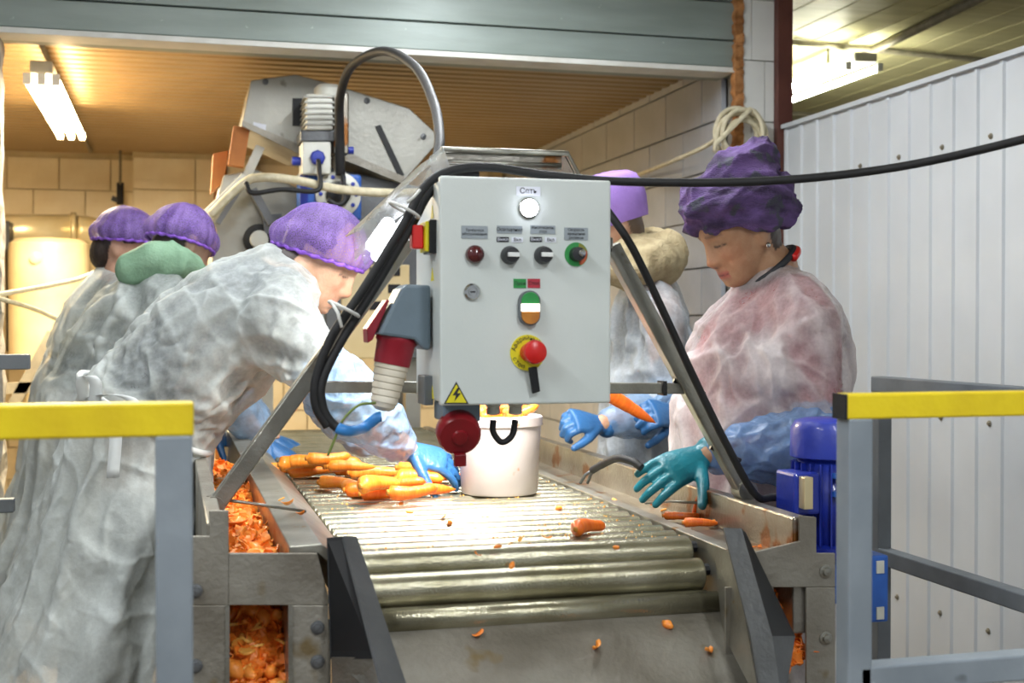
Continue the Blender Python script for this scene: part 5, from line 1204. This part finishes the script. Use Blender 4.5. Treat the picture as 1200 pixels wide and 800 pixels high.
# --- second worker on the left, green hood
Y = 4.1; F = (1, .25, 0)
an4 = (at(196, 362, 3.92), at(245, 440, 3.92), at(310, 520, 3.98), (.085, .06, .03)); af4 = (at(205, 350, 4.28), at(260, 450, 4.3), at(320, 515, 4.25), (.08, .06, .03))
bs = at(100, 600, Y); bs.z = 0
gw = [(66, 700, .22, .25), (74, 640, .21, .24), (86, 580, .2, .225), (98, 520, .185, .215), (112, 470, .17, .205), (130, 425, .165, .205), (150, 385, .15, .2), (170, 350, .13, .18), (184, 328, .1, .125), (194, 312, .07, .072), (200, 304, .058, .06)]
rd = [(at(90, 450, 3.9), at(160, 330, 3.95), .012, .014), (at(130, 460, 3.88), at(200, 350, 3.9), .012, .014)]
t, Hm = person('person', 'worker with purple net cap and green hood, back turned, behind the left rail', Y, F, bs, (at(215, 286, 4.1), (1, .6, 0), 30, 0), gw, 4, [an4, af4], 'gown', 'shirt_grey',
               (.6, .38, .28), (.5, .2, .18), (.2, .12, .08), (.05, .035, .03), .009, .010, .009, 6, 21, rd, .06, 7, -.03, 'sleeve_film_pale', (206, 316), 4)
mb, band = dome(Hm, Vector((-.01, 0, -.005)), .108, .096, .128, -14, 22, 5, .1, .8, pamp=.035); mb.build('net_cap', 'cap_net', t, True); cap_band(band, t)
mb = MB(); mb.ball(Hm @ Vector((-.012, 0, .04)), (.1, .084, .084), 24, 14, tuple(Hm.to_3x3() @ Vector(q) for q in ((1, 0, 0), (0, 1, 0), (0, 0, 1)))); mb.build('hair', 'hair', t, True)
mb = MB(); mb.chain([(at(158, 316, 4.0), .05), (at(182, 304, 3.98), .06), (at(212, 306, 3.98), .05), (at(232, 318, 4.02), .035)]); mb.ball(at(192, 310, 4.1), (.12, .12, .07))
me = solid(mb, .01, 5); wrinkle(me, .008, 9, 4); link('hood', me, 'hoodie_green', t, True)
hand('glove', an4[2], at(345, 540, 3.96), (.1, -.4, .9), 1, 'glove_blue', t, vox=.005, cuff=.04); hand('glove', af4[2], at(350, 535, 4.22), (.1, -.4, .9), -1, 'glove_blue', t, vox=.005, cuff=.04)

# --- third worker on the left, dark hair below the cap
Y = 4.5; F = (1, -.05, 0)
an5 = (at(142, 358, 4.33), at(190, 440, 4.33), at(250, 505, 4.36), (.08, .06, .03)); af5 = (at(150, 350, 4.66), at(200, 440, 4.68), at(255, 500, 4.62), (.08, .06, .03))
bs = at(85, 600, Y); bs.z = 0
gw = [(60, 660, .2, .23), (66, 610, .19, .22), (76, 560, .18, .21), (86, 505, .17, .2), (98, 455, .16, .195), (110, 410, .155, .195), (120, 375, .14, .19), (130, 348, .115, .15), (136, 330, .085, .095), (141, 318, .062, .065)]
t, Hm = person('person', 'worker with purple net cap over dark hair, furthest along the left rail', Y, F, bs, (at(149, 287, 4.5), (1, -.25, 0), 20, 0), gw, 4, [an5, af5], 'gown', 'shirt_grey',
               (.58, .34, .24), (.5, .2, .18), (.2, .12, .08), (.05, .035, .03), .009, .011, .009, 6, 31, (), .06, 7, -.03, 'sleeve_film_pale', (144, 322), 4)
mb, band = dome(Hm, Vector((-.012, 0, .012)), .108, .096, .115, -16, 22, 8, .1, .8, pamp=.035); mb.build('net_cap', 'cap_net', t, True); cap_band(band, t)
mb = MB(); AX = tuple(Hm.to_3x3() @ Vector(q) for q in ((1, 0, 0), (0, 1, 0), (0, 0, 1)))
mb.ball(Hm @ Vector((-.012, 0, .04)), (.1, .084, .084), 24, 14, AX); mb.ball(Hm @ Vector((-.06, 0, -.04)), (.05, .075, .07), 20, 12, AX); mb.build('hair', 'hair', t, True)
hand('glove', an5[2], at(285, 525, 4.36), (.1, -.4, .9), 1, 'glove_blue', t, vox=.005, cuff=.04); hand('glove', af5[2], at(288, 520, 4.6), (.1, -.4, .9), -1, 'glove_blue', t, vox=.005, cuff=.04)
